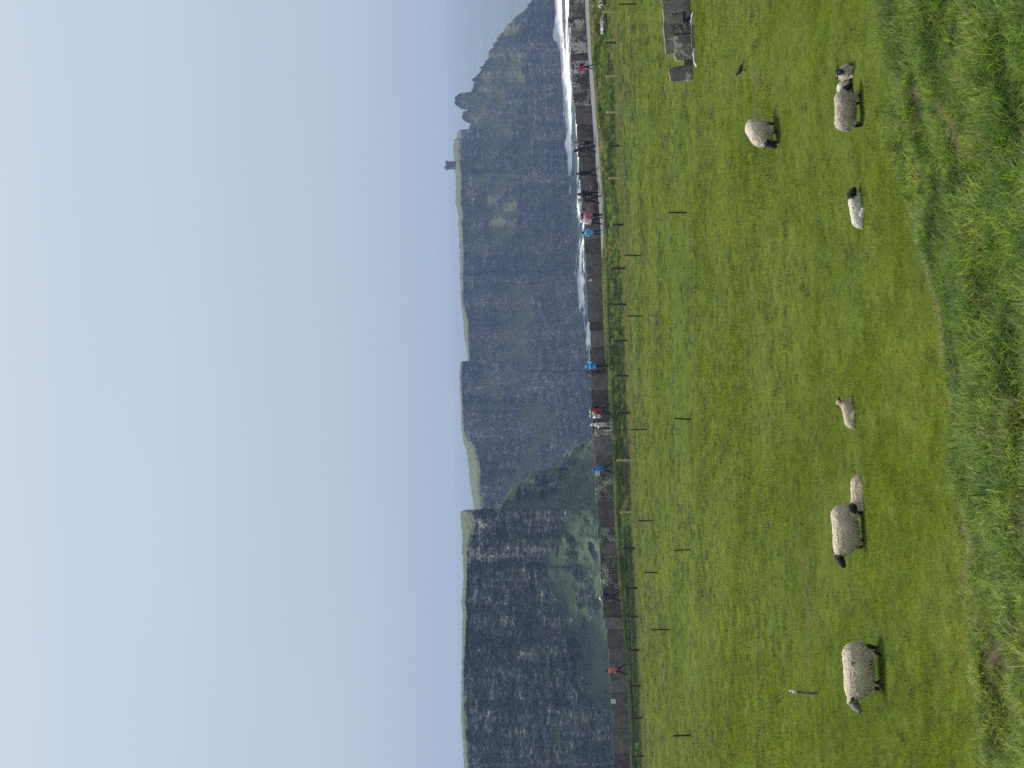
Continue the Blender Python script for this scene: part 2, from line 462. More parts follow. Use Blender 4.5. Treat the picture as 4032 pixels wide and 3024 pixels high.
M['crow'] = simple_mat('crow feathers', (0.010, 0.012, 0.018), 0.45, 0.3, 20.0, spec=0.5)
M['tower'] = simple_mat('tower stone', (0.085, 0.082, 0.078), 0.95, 0.3, 0.8, obj=False)
M['skin'] = simple_mat('skin', (0.50, 0.31, 0.22), 0.6, 0.08, 12.0)
M['black_glass'] = simple_mat('dark glass', (0.02, 0.02, 0.022), 0.3, 0.1, 5.0)
def cloth(name, c, rough=0.85):
    k = 'cloth_' + name
    if k not in M: M[k] = simple_mat(name + ' cloth', c, rough, 0.22, 9.0, 0.5, 14.0)
    return M[k]

# ------------------------------------------------------------------ the lie of the land
def tab(pts):
    p = sorted(pts)
    return np.array([a for a, b in p], float), np.array([b for a, b in p], float)

FENCE_A = [(45,2376,2436,1),(168,2384,2444,0),(298,2386,2446,1),(440,2390,2450,1),(573,2395,2460,0),(700,2398,2458,1),(885,2412,2464,0),
           (1056,2406,2474,0),(1199,2410,2476,0),(1340,2415,2478,0),(1480,2420,2483,0),(1625,2428,2490,0),(1812,2430,2495,1),(2015,2444,2501,1),
           (2158,2450,2507,0),(2316,2458,2518,0),(2428,2463,2527,0),(2558,2470,2530,0),(2700,2474,2540,0),(2825,2481,2545,0),(2977,2484,2548,0)]
Y_FENCE, Y_WALL = 100.0, 113.0
_wx, _wz = [], []
for y, x in [(-300,2278),(0,2300),(300,2318),(600,2340),(900,2362),(1100,2368),(1300,2374),(1500,2389),(1700,2402),(1900,2412),(2100,2420),(2300,2434),(2560,2458),(2800,2471),(3024,2480),(3300,2494)]:
    p = at(x, y, Y_WALL); _wx.append(p.x); _wz.append(p.z)
_o = np.argsort(_wx); WX, WZ = np.array(_wx)[_o], np.array(_wz)[_o]

_ex, _ey = [], []
for x, y in [(3405,-600),(3432,-200),(3450,0),(3505,300),(3550,700),(3640,1100),(3700,1512),(3740,2000),(3805,2500),(3890,3024),(3925,3300),(3960,3700)]:
    a_, b_ = ray(x, y)
    Y_ = -6.60 / (b_ + 0.0683 - 0.0215 * a_)
    _ex.append(float(a_ * Y_)); _ey.append(float(Y_))
_o = np.argsort(_ex); EX, EY = np.array(_ex)[_o], np.array(_ey)[_o]
def edge_y(X):
    X = np.asarray(X, float)
    return np.interp(X, EX, EY) + 0.35 * vnoise(X / 1.6, 2.2, 0.1) + 0.12 * vnoise(X / 0.5, 4.2, 0.1)

def ground(X, Y):
    X, Y = np.asarray(X, float), np.asarray(Y, float)
    zf = -13.647 + 0.0215 * X + 0.0683 * (Y_FENCE - Y)
    zf = zf + 0.16 * vnoise(X / 9.0, Y / 9.0, 0.5) * sstep(20, 32, Y) + 0.03 * vnoise(X / 1.7, Y / 1.7, 3.3)
    # the bank the photographer stands on
    s = np.maximum(edge_y(X) - Y, 0) * 0.93
    zb = 0.16 * sstep(0, 0.7, s) + 0.185 * s + 0.17 * vnoise(X / 0.8, Y / 0.8, 7.7) * sstep(0, 1.2, s) + 0.26 * vnoise(X / 2.2, Y / 2.2, 1.7) * sstep(0, 2.5, s)
    zf = zf + zb
    # verge, path and wall foot
    zw = np.interp(X, WX, WZ)
    left = sstep(6, -4, X)
    crest = (0.10 * left + 0.34) * np.exp(-((Y - 105.6) / 1.5) ** 2) + 0.06 * vnoise(X / 0.9, Y / 0.9, 4.1) * sstep(101, 103, Y) * sstep(109.4, 108, Y)
    t = sstep(100, 108.5, Y)
    z = np.where(Y <= 100, zf, (-13.647 + 0.0215 * X) * (1 - t) + zw * t + crest)
    # behind the wall the land ends at the cliff
    edge = 119.0 + 1.5 * vnoise(X / 8.0, 9.1, 2.0)
    z = np.where(Y > edge, zw - np.minimum((Y - edge) * 14.0, zw - SEA + 6), z)
    return z

def on_ground(x, y):
    """where the sight line through a pixel of the photograph meets the land"""
    rx, rz = ray(x, y)
    Y = np.arange(6, 118, 0.05)
    d = rz * Y - ground(rx * Y, Y)
    k = np.argmax(d < 0)
    Y = Y[k]
    return Vector((float(rx * Y), float(Y), float(ground(rx * Y, Y))))

DIRT = []   # worn strips in the pasture: centre pixel, half sizes in metres
for (px, py, hx, hy) in [(3178, 2360, 2.0, 0.5), (2975, 420, 1.3, 0.6), (4005, 2420, 0.9, 1.6), (3960, 2550, 0.5, 0.7)]:
    p = on_ground(px, py); DIRT.append((p.x, p.y, hx, hy))
def dirt_at(X, Y):
    d = np.zeros(np.shape(X))
    for cx, cy, hx, hy in DIRT:
        q = ((X - cx) / hx) ** 2 + ((Y - cy) / hy) ** 2
        d = np.maximum(d, (1.0 if cy < 20 else 0.55) * sstep(1.5, 0.3, q + 0.7 * vnoise(np.asarray(X) * 2.5, np.asarray(Y) * 2.5, 0.9)))
    # earth showing through along the lip of the bank and in the verge
    s = edge_y(X) - np.asarray(Y)
    d = np.maximum(d, sstep(-0.2, 0.2, s) * sstep(1.6, 0.7, s) * sstep(-0.1, 0.4, vnoise(np.asarray(X) * 1.3, np.asarray(Y) * 1.3, 5.5) + 0.35 * sstep(3.5, 0.5, np.asarray(X))) * 1.0)
    d = np.maximum(d, 0.70 * sstep(0.4, 1.2, s))
    return d

xs = np.concatenate([np.linspace(-75, -34, 40, endpoint=False), np.linspace(-34, 34, 380, endpoint=False), np.linspace(34, 75, 40)])
ys = np.concatenate([np.linspace(-20, 10, 30, endpoint=False), np.linspace(10, 34, 170, endpoint=False), np.linspace(34, 98, 190, endpoint=False), np.linspace(98, 118, 90, endpoint=False), np.linspace(118, 136, 60)])
GX, GY = np.meshgrid(xs, ys)
GZ = ground(GX, GY)
land = mesh_obj('ground', np.stack([GX, GY, GZ], -1).reshape(-1, 3), grid_faces(len(ys), len(xs)), M['ground'], attrs={'dirt': dirt_at(GX, GY)})
tag(land, kind='structure')

# gravel path at the foot of the wall
px_ = np.linspace(-36, 36, 240)
rows = []
for f in np.linspace(0, 1, 9):
    yy = 112.6 - f * (2.5 + 0.45 * fbm(px_ / 2.3, 3.1 + 0 * px_, o=3)) * (0.07 + 0.93 * sstep(9.0, 12.5, px_))
    rows.append(np.stack([px_, yy, ground(px_, yy) + 0.012], -1))
path = mesh_obj('path', np.concatenate(rows), grid_faces(9, 240), M['path'])
tag(path, kind='structure')

# ------------------------------------------------------------------ sea
def sea_mat():
    m, nt, out = new_mat('sea water')
    b = nd(nt, 'ShaderNodeBsdfPrincipled', Roughness=0.22)
    b.inputs['IOR'].default_value = 1.33
    n0 = pos_noise(nt, 0.004, 3)
    r0 = ramp(nt, [(0.35, (0.045, 0.070, 0.085)), (0.7, (0.075, 0.105, 0.115))])
    nt.links.new(n0, r0.inputs[0]); nt.links.new(r0.outputs[0], b.inputs['Base Color'])
    n1 = pos_noise(nt, 0.045, 6, 0.62, (1.0, 2.2, 1))
    n2 = pos_noise(nt, 0.012, 4, 0.6, (1.0, 3.0, 1))
    h = math_n(nt, 'ADD', n1, math_n(nt, 'MULTIPLY', n2, 1.2))
    bp = nd(nt, 'ShaderNodeBump', Strength=1.0); bp.inputs['Distance'].default_value = 3.0
    nt.links.new(h, bp.inputs['Height']); nt.links.new(bp.outputs[0], b.inputs['Normal'])
    nt.links.new(b.outputs[0], out.inputs[0])
    return m
M['sea'] = sea_mat()
SEA_R = 12000.0
sea = mesh_obj('sea', [(-SEA_R, -SEA_R, SEA), (SEA_R, -SEA_R, SEA), (SEA_R, SEA_R, SEA), (-SEA_R, SEA_R, SEA)], [(0, 1, 2, 3)], M['sea'], smooth=False)
tag(sea, kind='structure')

# ------------------------------------------------------------------ the far cliffs
def blob_mask(Yp, Xp, blobs):
    m = np.zeros(Yp.shape)
    for cy, cx, ry, rx, ang, st in blobs:
        a = R_(ang); dy, dx = Yp - cy, Xp - cx
        u = dy * math.cos(a) + dx * math.sin(a); v = -dy * math.sin(a) + dx * math.cos(a)
        m = np.maximum(m, st * sstep(1.35, 0.55, np.sqrt((u / ry) ** 2 + (v / rx) ** 2) + 0.35 * fbm(Yp / 40.0, Xp / 40.0, 1.5, 3)))
    return m

def headland(name, cols, top, rim_off, bottom, D0, slope_fn, back_fn, mat, rows=170, rough=1.0, turf_fn=None, drop=0.0, close=0.0, sealevel=True, crown=None):
    """One stretch of cliff. cols: bearings; top/bottom: elevation outlines; D0: distance of the cliff foot.
    The face is raised from the foot upward: steep where it is rock, laid back where scree and turf lie."""
    cols = np.asarray(cols, float); nc = len(cols)
    xt = np.interp(cols, *tab(top)) + (2.4 + 5.0 * sstep(520, 480, cols)) * fbm(cols / 9.0, 0.5 + 0 * cols, 0.2, 4); xr = xt + np.interp(cols, *tab(rim_off)); xb = np.interp(cols, *tab(bottom))
    d0 = D0(cols, xb)
    t = np.linspace(0, 1, rows)[:, None]
    Xp = xb[None, :] * (1 - t) + xr[None, :] * t
    Yp = np.array(np.broadcast_to(cols[None, :], Xp.shape))
    if close:
        Yp = Yp + 7.0 * fbm(Xp / 22.0, 0.7 + 0 * Xp, 3.3, 4) * np.exp(-((cols - cols[0]) / 30.0) ** 2)[None, :] + 4.0 * (vnoise(np.floor(Xp / 13.0), 0.5) ) * np.exp(-((cols - cols[0]) / 18.0) ** 2)[None, :]
    sl = np.clip(slope_fn(Yp, Xp), 0, 1)
    RX, RZ = ray(Xp, Yp)
    D = np.zeros(Xp.shape); D[0] = d0
    for k in range(1, rows):
        cot = 0.10 + 1.25 * sl[k]
        # z rises from RZ[k-1]*D to RZ[k]*D' with D' = D + cot*(z'-z)
        D[k] = np.maximum((D[k-1] * (1 - cot * RZ[k-1])) / (1 - cot * RZ[k]), D[k-1])
    X0, Z0 = RX * D, RZ * D
    k = rough
    steep = 1 - 0.82 * sl
    n = 15 * fbm(X0 / (75 * k), Z0 / (60 * k), 0.7, 3) * k
    n = n + steep * k * (13.0 * (0.5 - np.abs(fbm(X0 / (26 * k), Z0 / (120 * k), 2.2, 4))) + 3.2 * fbm(X0 / (8 * k), Z0 / (4.2 * k), 4.4, 4))
    bed = Z0 / (6.5 * k) + 1.3 * fbm(X0 / (90 * k), Z0 / (60 * k), 6.1, 3)
    n = n - steep * k * 5.5 * (bed - np.floor(bed) - 0.5) * np.clip(0.35 + 1.1 * vnoise(X0 / (34 * k), np.floor(bed) * 1.7, 8.8), 0, 1.3)
    bed2 = Z0 / (21 * k) + 0.9 * fbm(X0 / (120 * k), Z0 / (90 * k), 2.1, 3)
    n = n - steep * k * 9.0 * (bed2 - np.floor(bed2) - 0.5) * np.clip(0.4 + 1.2 * vnoise(X0 / (60 * k), np.floor(bed2) * 2.3, 5.8), 0, 1.3)
    n = n + k * 3.4 * sl * fbm(X0 / (11 * k), Z0 / (9 * k), 3.9, 5)
    fade = np.minimum(1, np.minimum(t / 0.04, (1 - t) / 0.02))
    D = D + n * (0.25 + 0.75 * fade)
    P = np.stack([RX * D, D, RZ * D], -1)
    turf = sl if turf_fn is None else turf_fn(Yp, Xp, sl)
    # top: grass running back to the skyline, then falling away behind
    back = np.interp(cols, *tab(back_fn))
    Pr = P[-1]
    layers, tl = [P], [turf]
    rzt = ray(xt, cols)
    for f in (0.15, 0.4, 0.7, 1.0):
        Dk = Pr[:, 1] + back * f
        xx = xr + (xt - xr) * (f ** 0.7)
        a, b_ = ray(xx, cols)
        layers.append(np.stack([a * Dk, Dk, b_ * Dk + (0.5 * k * vnoise(a * Dk / 12.0, Dk / 12.0, 1.1) if f < 1 else 0)], -1)[None]); tl.append(np.ones((1, nc)))
    if crown is not None:
        cw = np.interp(cols, *tab(crown)) + 0.25 * fbm(cols / 12.0, 1.5 + 0 * cols, 0.2, 3)
        tl[1:] = [cw[None, :] for _ in tl[1:]]
    last = layers[-1][0]
    away = last * ((last[:, 1:2] + 160.0) / last[:, 1:2]); away[:, 2] = last[:, 2] - 22.0 - drop
    layers.append(away[None]); tl.append(np.ones((1, nc)))
    gone = last * ((last[:, 1:2] + 420.0) / last[:, 1:2]); gone[:, 2] = SEA - 2
    layers.append(gone[None]); tl.append(np.ones((1, nc)))
    foot = P[0].copy(); foot[:, 2] = SEA - 4 if sealevel else SEA - 4; foot[:, 1] -= 2
    layers.insert(0, foot[None]); tl.insert(0, np.zeros((1, nc)))
    V = np.concatenate(layers, 0); T = np.concatenate(tl, 0)
    if close:                                  # the corner where the cliff turns away from us
        c0 = V[:, :1].copy(); r = c0[..., 0] / c0[..., 1]
        c0[..., 1] += close; c0[..., 0] = r * c0[..., 1] - 0.02 * close
        V = np.concatenate([c0, V], 1); T = np.concatenate([T[:, :1], T], 1)
    nr, ncc = V.shape[:2]
    fc = grid_faces(nr, ncc)[:, ::-1]
    o = mesh_obj(name, V.reshape(-1, 3), fc, mat, attrs={'turf': T})
    tag(o, kind='structure')
    return o, cols, P

def D_sea(cols, xb):
    return SEA / ray(xb, cols)[1]

C_TOP = [(-80,2170),(0,2093),(40,2060),(60,2040),(100,1995),(130,1972),(150,1960),(200,1930),(250,1908),(261,1898),(263,1888),(268,1887),(270,1893),(280,1886),(300,1878),(308,1868),(312,1857),(322,1858),(326,1866),(332,1866),(334,1860),(338,1866),(350,1862),(362,1858),(365,1812),(370,1806),(378,1798),(392,1790),(405,1790),(418,1797),(427,1806),(430,1820),(432,1846),(435,1846),(438,1826),(443,1820),(460,1816),(474,1822),(480,1832),(486,1848),(508,1848),(511,1812),(514,1804),(530,1802),(545,1797),(553,1786),(600,1786),(640,1788),(700,1794),(780,1795),(800,1793),(840,1803),(860,1808),(880,1802),(900,1806),(1000,1810),(1100,1811),(1190,1814),(1250,1822),(1330,1829),(1400,1841),(1460,1842)]
C_RIM = [(-80,3),(480,3),(508,6),(512,9),(530,16),(560,20),(640,24),(720,24),(800,24),(880,16),(1000,17),(1100,12),(1200,10),(1270,22),(1330,18),(1400,10),(1460,8)]
C_BOT = [(-80,2186),(0,2190),(100,2194),(150,2192),(200,2210),(270,2214),(300,2216),(400,2223),(460,2230),(600,2240),(680,2244),(720,2256),(900,2268),(1000,2266),(1080,2264),(1110,2278),(1200,2290),(1290,2302),(1350,2320),(1460,2332)]
C_BACK = [(-80,25),(300,25),(360,18),(500,20),(512,60),(560,140),(640,200),(1460,220)]
C_SLOPES = [(700,1905,70,26,20,0.9),(760,1955,100,30,-28,0.8),(870,1990,95,55,-20,0.95),(930,2065,60,40,0,0.8),
            (1170,2050,70,45,30,0.9),(1290,2035,110,48,-40,1.0),(1400,2030,75,62,-35,1.0),(1130,1990,60,25,10,0.7),(620,2075,70,30,0,0.7)]
def c_slope(Yp, Xp):
    m = blob_mask(Yp, Xp, C_SLOPES)
    edge = np.interp(Yp, [-80, 60, 200, 330, 480, 560, 640], [2085, 2082, 2068, 2060, 2040, 1990, 1930])
    edge = edge + 26 * fbm(Yp / 55.0, Xp / 90.0, 5.0, 4)
    right = sstep(8, -8, Xp - edge) * sstep(680, 560, Yp)
    crag = sstep(1905, 1885, Xp + 30 * fbm(Yp / 60.0, 0.3, 2.0, 3)) * sstep(500, 512, Yp)
    return np.maximum(m, right * 0.8 * (1 - 0.9 * crag))
def c_turf(Yp, Xp, sl):
    talus = sstep(560, 420, Yp)
    return sl * (1 - 0.5 * talus + 0.5 * talus * fbm(Yp / 35.0, Xp / 35.0, 9.0, 4)) - 0.12 * (1 - sl)
cC = np.arange(-80, 1460.1, 3.0)
far_c, colsC, PC = headland('far_headland', cC, C_TOP, C_RIM, C_BOT, D_sea, c_slope, C_BACK, M['rock_far'], 180, 1.0, c_turf, crown=[(-80, -0.2), (480, -0.3), (512, 0.2), (560, 0.6), (1460, 0.6)])

B_TOP = [(1422,1820),(1425,1813),(1440,1810),(1500,1809),(1600,1815),(1640,1816),(1700,1817),(1740,1826),(1780,1838),(1830,1843),(1900,1850),(2000,1866),(2060,1870)]
B_RIM = [(1422,8),(1600,8),(1700,10),(1760,24),(1850,34),(1950,30),(2060,24)]
B_BOT = [(1422,2324),(1500,2338),(1700,2392),(2060,2478)]
B_SLOPES = [(1500,1920,85,36,25,0.9),(1560,1960,60,26,35,0.7),(1660,2120,95,62,20,1.0),(1760,2110,75,30,-40,0.95),(1850,2060,110,26,-38,1.0),(1900,2110,90,50,-20,0.9),(1470,2010,60,30,-30,0.7)]
far_b, colsB, PB = headland('middle_headland', np.arange(1422, 2060, 3.0), B_TOP, B_RIM, B_BOT, D_sea, lambda a, b: blob_mask(a, b, B_SLOPES), [(1422, 60), (1500, 150), (2060, 220)], M['rock_far'], 180, 0.85, lambda a, b, s: s - 0.12 * (1 - s), close=160)

A_TOP = [(2007,1836),(2010,1826),(2016,1816),(2030,1813),(2060,1815),(2085,1817),(2100,1820),(2150,1820),(2180,1817),(2192,1823),(2300,1824),(2340,1819),(2370,1817),(2420,1822),(2500,1820),(2600,1818),(2700,1817),(2800,1815),(2900,1820),(2950,1825),(3120,1828)]
A_RIM = [(2007,30),(2060,42),(2110,28),(2200,16),(2300,14),(2420,16),(2600,10),(2800,10),(3120,18)]
A_BOT = [(2007,2490),(3120,2520)]
A_EDGE = [(2000,2232),(2060,2232),(2110,2190),(2200,2165),(2300,2172),(2380,2200),(2480,2255),(2560,2268),(2650,2310),(2720,2330),(2800,2368),(2850,2400),(3000,2470),(3120,2500)]
def a_slope(Yp, Xp):
    e = np.interp(Yp, *tab(A_EDGE)) + 26 * fbm(Yp / 60.0, Xp / 60.0, 3.0, 4)
    m = sstep(-10, 14, Xp - e)
    holes = blob_mask(Yp, Xp, [(2140,2255,26,18,10,1),(2260,2280,34,20,20,1),(2360,2290,120,26,-28,1),(2180,2340,40,14,20,0.9),(2440,2310,60,14,-30,0.9)])
    return m * (1 - 0.85 * holes)
far_a, colsA, PA = headland('near_headland', np.arange(2007, 3121, 3.0), A_TOP, A_RIM, A_BOT, lambda c, xb: 478 + 0 * c + (c - 2007) * 0.03, a_slope, [(2007, 30), (2080, 60), (2200, 110), (3120, 140)], M['rock_near'], 210, 0.42, lambda a, b, s: s, close=150)

S_TOP = [(1640,2470),(1690,2400),(1715,2345),(1722,2330),(1745,2292),(1765,2256),(1800,2220),(1826,2196),(1840,2178),(1850,2130),(1862,2092),(1880,2074),(1900,2042),(1925,2010),(1940,2000),(1960,1990),(1985,1984),(2005,1968),(2040,1950)]
S_SLOPE_ROCK = [(1905,2150,62,42,-62,1.0),(1835,2230,60,12,-50,0.8),(1950,2055,30,18,-40,0.8),(1765,2290,40,9,-50,0.7)]
spur, colsS, PS = headland('cliff_spur', np.arange(1640, 2041, 2.5), S_TOP, [(1640, 2), (2040, 2)], [(1640, 2480), (2040, 2480)], lambda c, xb: 505 + (2040 - c) * 0.10, lambda a, b: 1 - 0.9 * blob_mask(a, b, S_SLOPE_ROCK), [(1640, 12), (2040, 20)], M['rock_near'], 130, 0.42, lambda a, b, s: s * 0.9, drop=30)

# surf breaking along the foot of the cliffs
def surf_mat():
    m, nt, out = new_mat('surf foam')
    b = nd(nt, 'ShaderNodeBsdfPrincipled', Roughness=0.8)
    b.inputs['Base Color'].default_value = (0.90, 0.93, 0.93, 1)
    n = math_n(nt, 'ADD', math_n(nt, 'MULTIPLY', pos_noise(nt, 0.020, 7, 0.75, (0.45, 0.8, 1), dist=1.2), 0.6), math_n(nt, 'MULTIPLY', pos_noise(nt, 0.10, 5, 0.75, (0.5, 0.9, 1), dist=0.8), 0.4))
    at_ = nd(nt, 'ShaderNodeAttribute'); at_.attribute_name = 'foam'
    f = math_n(nt, 'ADD', at_.outputs['Fac'], math_n(nt, 'MULTIPLY', math_n(nt, 'SUBTRACT', n, 0.5), 4.2))
    mr = nd(nt, 'ShaderNodeMapRange'); mr.inputs['From Min'].default_value = 0.36; mr.inputs['From Max'].default_value = 0.62
    nt.links.new(f, mr.inputs[0])
    tr = nd(nt, 'ShaderNodeBsdfTransparent')
    ms = nd(nt, 'ShaderNodeMixShader')
    nt.links.new(mr.outputs[0], ms.inputs[0]); nt.links.new(tr.outputs[0], ms.inputs[1]); nt.links.new(b.outputs[0], ms.inputs[2])
    nt.links.new(ms.outputs[0], out.inputs[0])
    return m
M['surf'] = surf_mat()
sc_ = np.arange(-80, 1458, 4.0)
sb = np.interp(sc_, *tab(C_BOT))
nrow = 44
w_in = np.interp(sc_, [-80, 150, 300, 600, 680, 760, 900, 1000, 1090, 1130, 1220, 1300, 1345, 1360, 1460], [1, 1, 1, 1, .9, .75, .25, .7, 1, .8, .95, 1, 1, .5, .35])
VV, FF = [], []
for r in range(nrow):
    off = -6 + r * 3.2
    x_ = sb + off
    Dk = SEA / ray(x_, sc_)[1]
    rx, _ = ray(x_, sc_)
    X_ = rx * Dk
    near = np.exp(-((off - 9) / 15.0) ** 2)
    streak = 0.75 * vnoise(X_ / 95.0, Dk / 26.0, 4.0) * (1 if off > 10 else 0.4)
    foam = w_in * (0.36 + 0.34 * near + 0.55 * streak - 0.0010 * off)
    foam = foam * sstep(-7, -2, off)
    zz = SEA + 0.35 + 1.6 * near * np.clip(vnoise(X_ / 9.0, Dk / 9.0, 2.0), -0.2, 1) + (0.5 + 3.6 * np.clip(vnoise(X_ / 16.0, 3.0, 1.0), 0, 1)) * np.exp(-((off) / 5.0) ** 2)
    VV.append(np.stack([X_, Dk, zz], -1)); FF.append(foam)
surf = mesh_obj('surf', np.concatenate(VV), grid_faces(nrow, len(sc_)), M['surf'], attrs={'foam': np.concatenate(FF)})
tag(surf, 'white surf breaking along the foot of the far cliffs', 'surf', kind='stuff')

# ------------------------------------------------------------------ watchtower on the far headland
def box_vf(cx, cy, cz, sx, sy, sz, rz=0.0):
    v = np.array([(x, y, z) for z in (-.5, .5) for y in (-.5, .5) for x in (-.5, .5)]) * (sx, sy, sz)
    c, s = math.cos(rz), math.sin(rz)
    v = np.stack([v[:, 0] * c - v[:, 1] * s, v[:, 0] * s + v[:, 1] * c, v[:, 2]], 1) + (cx, cy, cz)
    f = [(0, 2, 3, 1), (4, 5, 7, 6), (0, 1, 5, 4), (2, 6, 7, 3), (0, 4, 6, 2), (1, 3, 7, 5)]
    return v, f
def boxes(lst):
    V, Fc, n = [], [], 0
    for b in lst:
        v, f = box_vf(*b); V.append(v); Fc += [tuple(i + n for i in q) for q in f]; n += len(v)
    return np.concatenate(V), Fc
kC = int(np.argmin(np.abs(colsC - 651)))
Dt = PC[-1, kC, 1] + 45
tp = at(1789, 651, Dt)
tow = empty('watchtower', (tp.x, tp.y, tp.z), 0.25)
tag(tow, 'small square stone watchtower standing on the far cliff top', 'tower')
v, f = boxes([(0, 0, 2.6, 6.2, 6.2, 8.2)]); mesh_obj('wall', v, f, M['tower'], tow, False)
v, f = boxes([(0, 0, 7.0, 7.4, 7.4, 0.7)]); mesh_obj('parapet', v, f, M['tower'], tow, False)
for i in range(4):
    for j in range(4):
        if i in (0, 3) or j in (0, 3):
            v, f = boxes([(-3.2 + i * 2.13, -3.2 + j * 2.13, 7.95, 1.0, 1.0, 1.2)]); mesh_obj('merlon', v, f, M['tower'], tow, False)
v, f = boxes([(-2.6, -1.0, 8.6, 2.2, 2.2, 2.6)]); mesh_obj('turret', v, f, M['tower'], tow, False)
for sx in (-1.4, 1.4):
    v, f = boxes([(sx, -3.12, 4.2, 0.8, 0.12, 1.9)]); mesh_obj('window', v, f, M['black_glass'], tow, False)

# ------------------------------------------------------------------ flagstone wall along the path
JOINTS = [3140,3050,2967,2880,2804,2740,2674,2560,2478,2442,2317,2195,2130,2078,2036,1983,1869,1811,1690,1610,1532,1470,1365,1307,1268,1170,1081,1006,935,900,862,810,755,700,660,619,575,540,490,450,415,385,340,300,268,242,203,170,140,100,60,20,-30,-90]
PALE = [(0,300,'slab_pale'),(300,320,'slab_dark'),(320,420,'slab_speck'),(420,620,'slab_dark'),(790,850,'slab_speck'),(1869,1990,'slab_speck'),(2080,2130,'slab_speck'),(2195,2320,'slab_speck')]
W_TOP = [(-120,2230),(0,2238),(160,2245),(300,2254),(450,2264),(600,2274),(750,2285),(900,2298),(1000,2302),(1100,2308),(1200,2316),(1300,2322),(1500,2329),(1700,2334),(1870,2342),(1980,2350),(2100,2357),(2300,2369),(2442,2379),(2480,2384),(2560,2392),(2700,2402),(2800,2408),(3024,2417),(3200,2424)]
def slab_mesh(w, h, th, seed, tilt=0.0, nx=6, nz=5, cham=0.03):
    """an upright flagstone: uneven outline, split faces"""
    r = np.random.default_rng(seed)
    top = h + r.normal(0, 0.012, nx) + np.linspace(-1, 1, nx) * r.normal(0, 0.012)
    top[0] -= abs(r.normal(0, 0.03)); top[-1] -= abs(r.normal(0, 0.03))
    V, Fc = [], []
    for side in (-1, 1):
        for k in range(nz):
            for i in range(nx):
                fx, fz = i / (nx - 1), k / (nz - 1)
                x = (fx - 0.5) * w + tilt * fz * h + (r.normal(0, 0.008) if 0 < k < nz - 1 else 0)
                z = -0.35 + (top[i] + 0.35) * fz
                edge = 1.0 if (0 < i < nx - 1 and k < nz - 1) else 0.72
                y = side * th * 0.5 * edge + r.normal(0, 0.006)
                V.append((x, y, z))
    n = nx * nz
    for k in range(nz - 1):
        for i in range(nx - 1):
            a = k * nx + i
            Fc.append((a, a + 1, a + nx + 1, a + nx)); Fc.append((n + a, n + a + nx, n + a + nx + 1, n + a + 1))
    for i in range(nx - 1):
        a = (nz - 1) * nx + i; Fc.append((a, a + 1, n + a + 1, n + a))
        Fc.append((i, n + i, n + i + 1, i + 1))
    for k in range(nz - 1):
        a = k * nx; Fc.append((a, a + nx, n + a + nx, n + a))
        a = k * nx + nx - 1; Fc.append((a, n + a, n + a + nx, a + nx))
    return np.array(V), Fc
wall = empty('flagstone_wall', (0, Y_WALL, float(ground(0, Y_WALL))))
tag(wall, 'long dark wall of upright flagstones running along the cliff path', 'wall')
WALL_Z = {}
for i in range(len(JOINTS) - 1):
    ya, yb = JOINTS[i], JOINTS[i + 1]
    yc = (ya + yb) / 2
    xa, xb_ = at(2300, ya, Y_WALL).x, at(2300, yb, Y_WALL).x
    yy = Y_WALL + 0.10 * (i % 2) + random.uniform(-0.05, 0.05)
    tz = at(np.interp(yc, *tab(W_TOP)) + random.uniform(-2.5, 2.5), yc, yy).z
    xm = (xa + xb_) / 2
    gz = float(ground(xm, Y_WALL))
    h = tz - gz
    mk = 'slab_dark'
    for a, b_, k_ in PALE:
        if a <= yc <= b_: mk = k_
    if yc < 300: mk = ['slab_pale', 'slab_speck', 'slab_pale', 'slab_dark', 'slab_pale', 'slab_pale', 'slab_speck'][i % 7]
    w = xb_ - xa + random.uniform(0.12, 0.20)
    v, f = slab_mesh(w, h + random.uniform(-0.06, 0.05), 0.10, 100 + i, random.uniform(-0.11, 0.11))
    o = mesh_obj('slab', v, f, M[mk], wall, smooth=False)
    o.location = (xm - wall.location.x, yy - wall.location.y, gz - wall.location.z)
    o.rotation_euler = (random.uniform(-0.05, 0.05), 0, random.uniform(-0.03, 0.03))

def rounded_plate(w, h, r=0.04, th=0.012, n=4):
    pts = []
    for cx, cz, a0 in ((w/2 - r, h/2 - r, 0), (-w/2 + r, h/2 - r, 90), (-w/2 + r, -h/2 + r, 180), (w/2 - r, -h/2 + r, 270)):
        for k in range(n + 1):
            a = R_(a0 + 90 * k / n); pts.append((cx + r * math.cos(a), cz + r * math.sin(a)))
    return prism(pts, th)
def prism(pts, th):
    n = len(pts)
    V = [(x, -th / 2, z) for x, z in pts] + [(x, th / 2, z) for x, z in pts]
    Fc = [tuple(range(n)), tuple(range(2 * n - 1, n - 1, -1))]
    for k in range(n):
        Fc.append((k, n + k, n + (k + 1) % n, (k + 1) % n))
    return np.array(V), Fc
def stroke(pts, w):
    out = []
    for (x0, z0), (x1, z1) in zip(pts[:-1], pts[1:]):
        L = math.hypot(x1 - x0, z1 - z0); nx, nz = -(z1 - z0) / L * w / 2, (x1 - x0) / L * w / 2
        out.append([(x0 + nx, z0 + nz), (x0 - nx, z0 - nz), (x1 - nx, z1 - nz), (x1 + nx, z1 + nz)])
    return out
def strokes_obj(name, polys, mat, parent, y=-0.012):
    V, Fc, n = [], [], 0
    for p in polys:
        v, f = prism(p, 0.006); V.append(v + (0, y, 0)); Fc += [tuple(i + n for i in q) for q in f]; n += len(v)
    return mesh_obj(name, np.concatenate(V), Fc, mat, parent, False)
def arc(r, a0, a1, n=8):
    return [(r * math.cos(R_(a0 + (a1 - a0) * k / n)), r * math.sin(R_(a0 + (a1 - a0) * k / n))) for k in range(n + 1)]
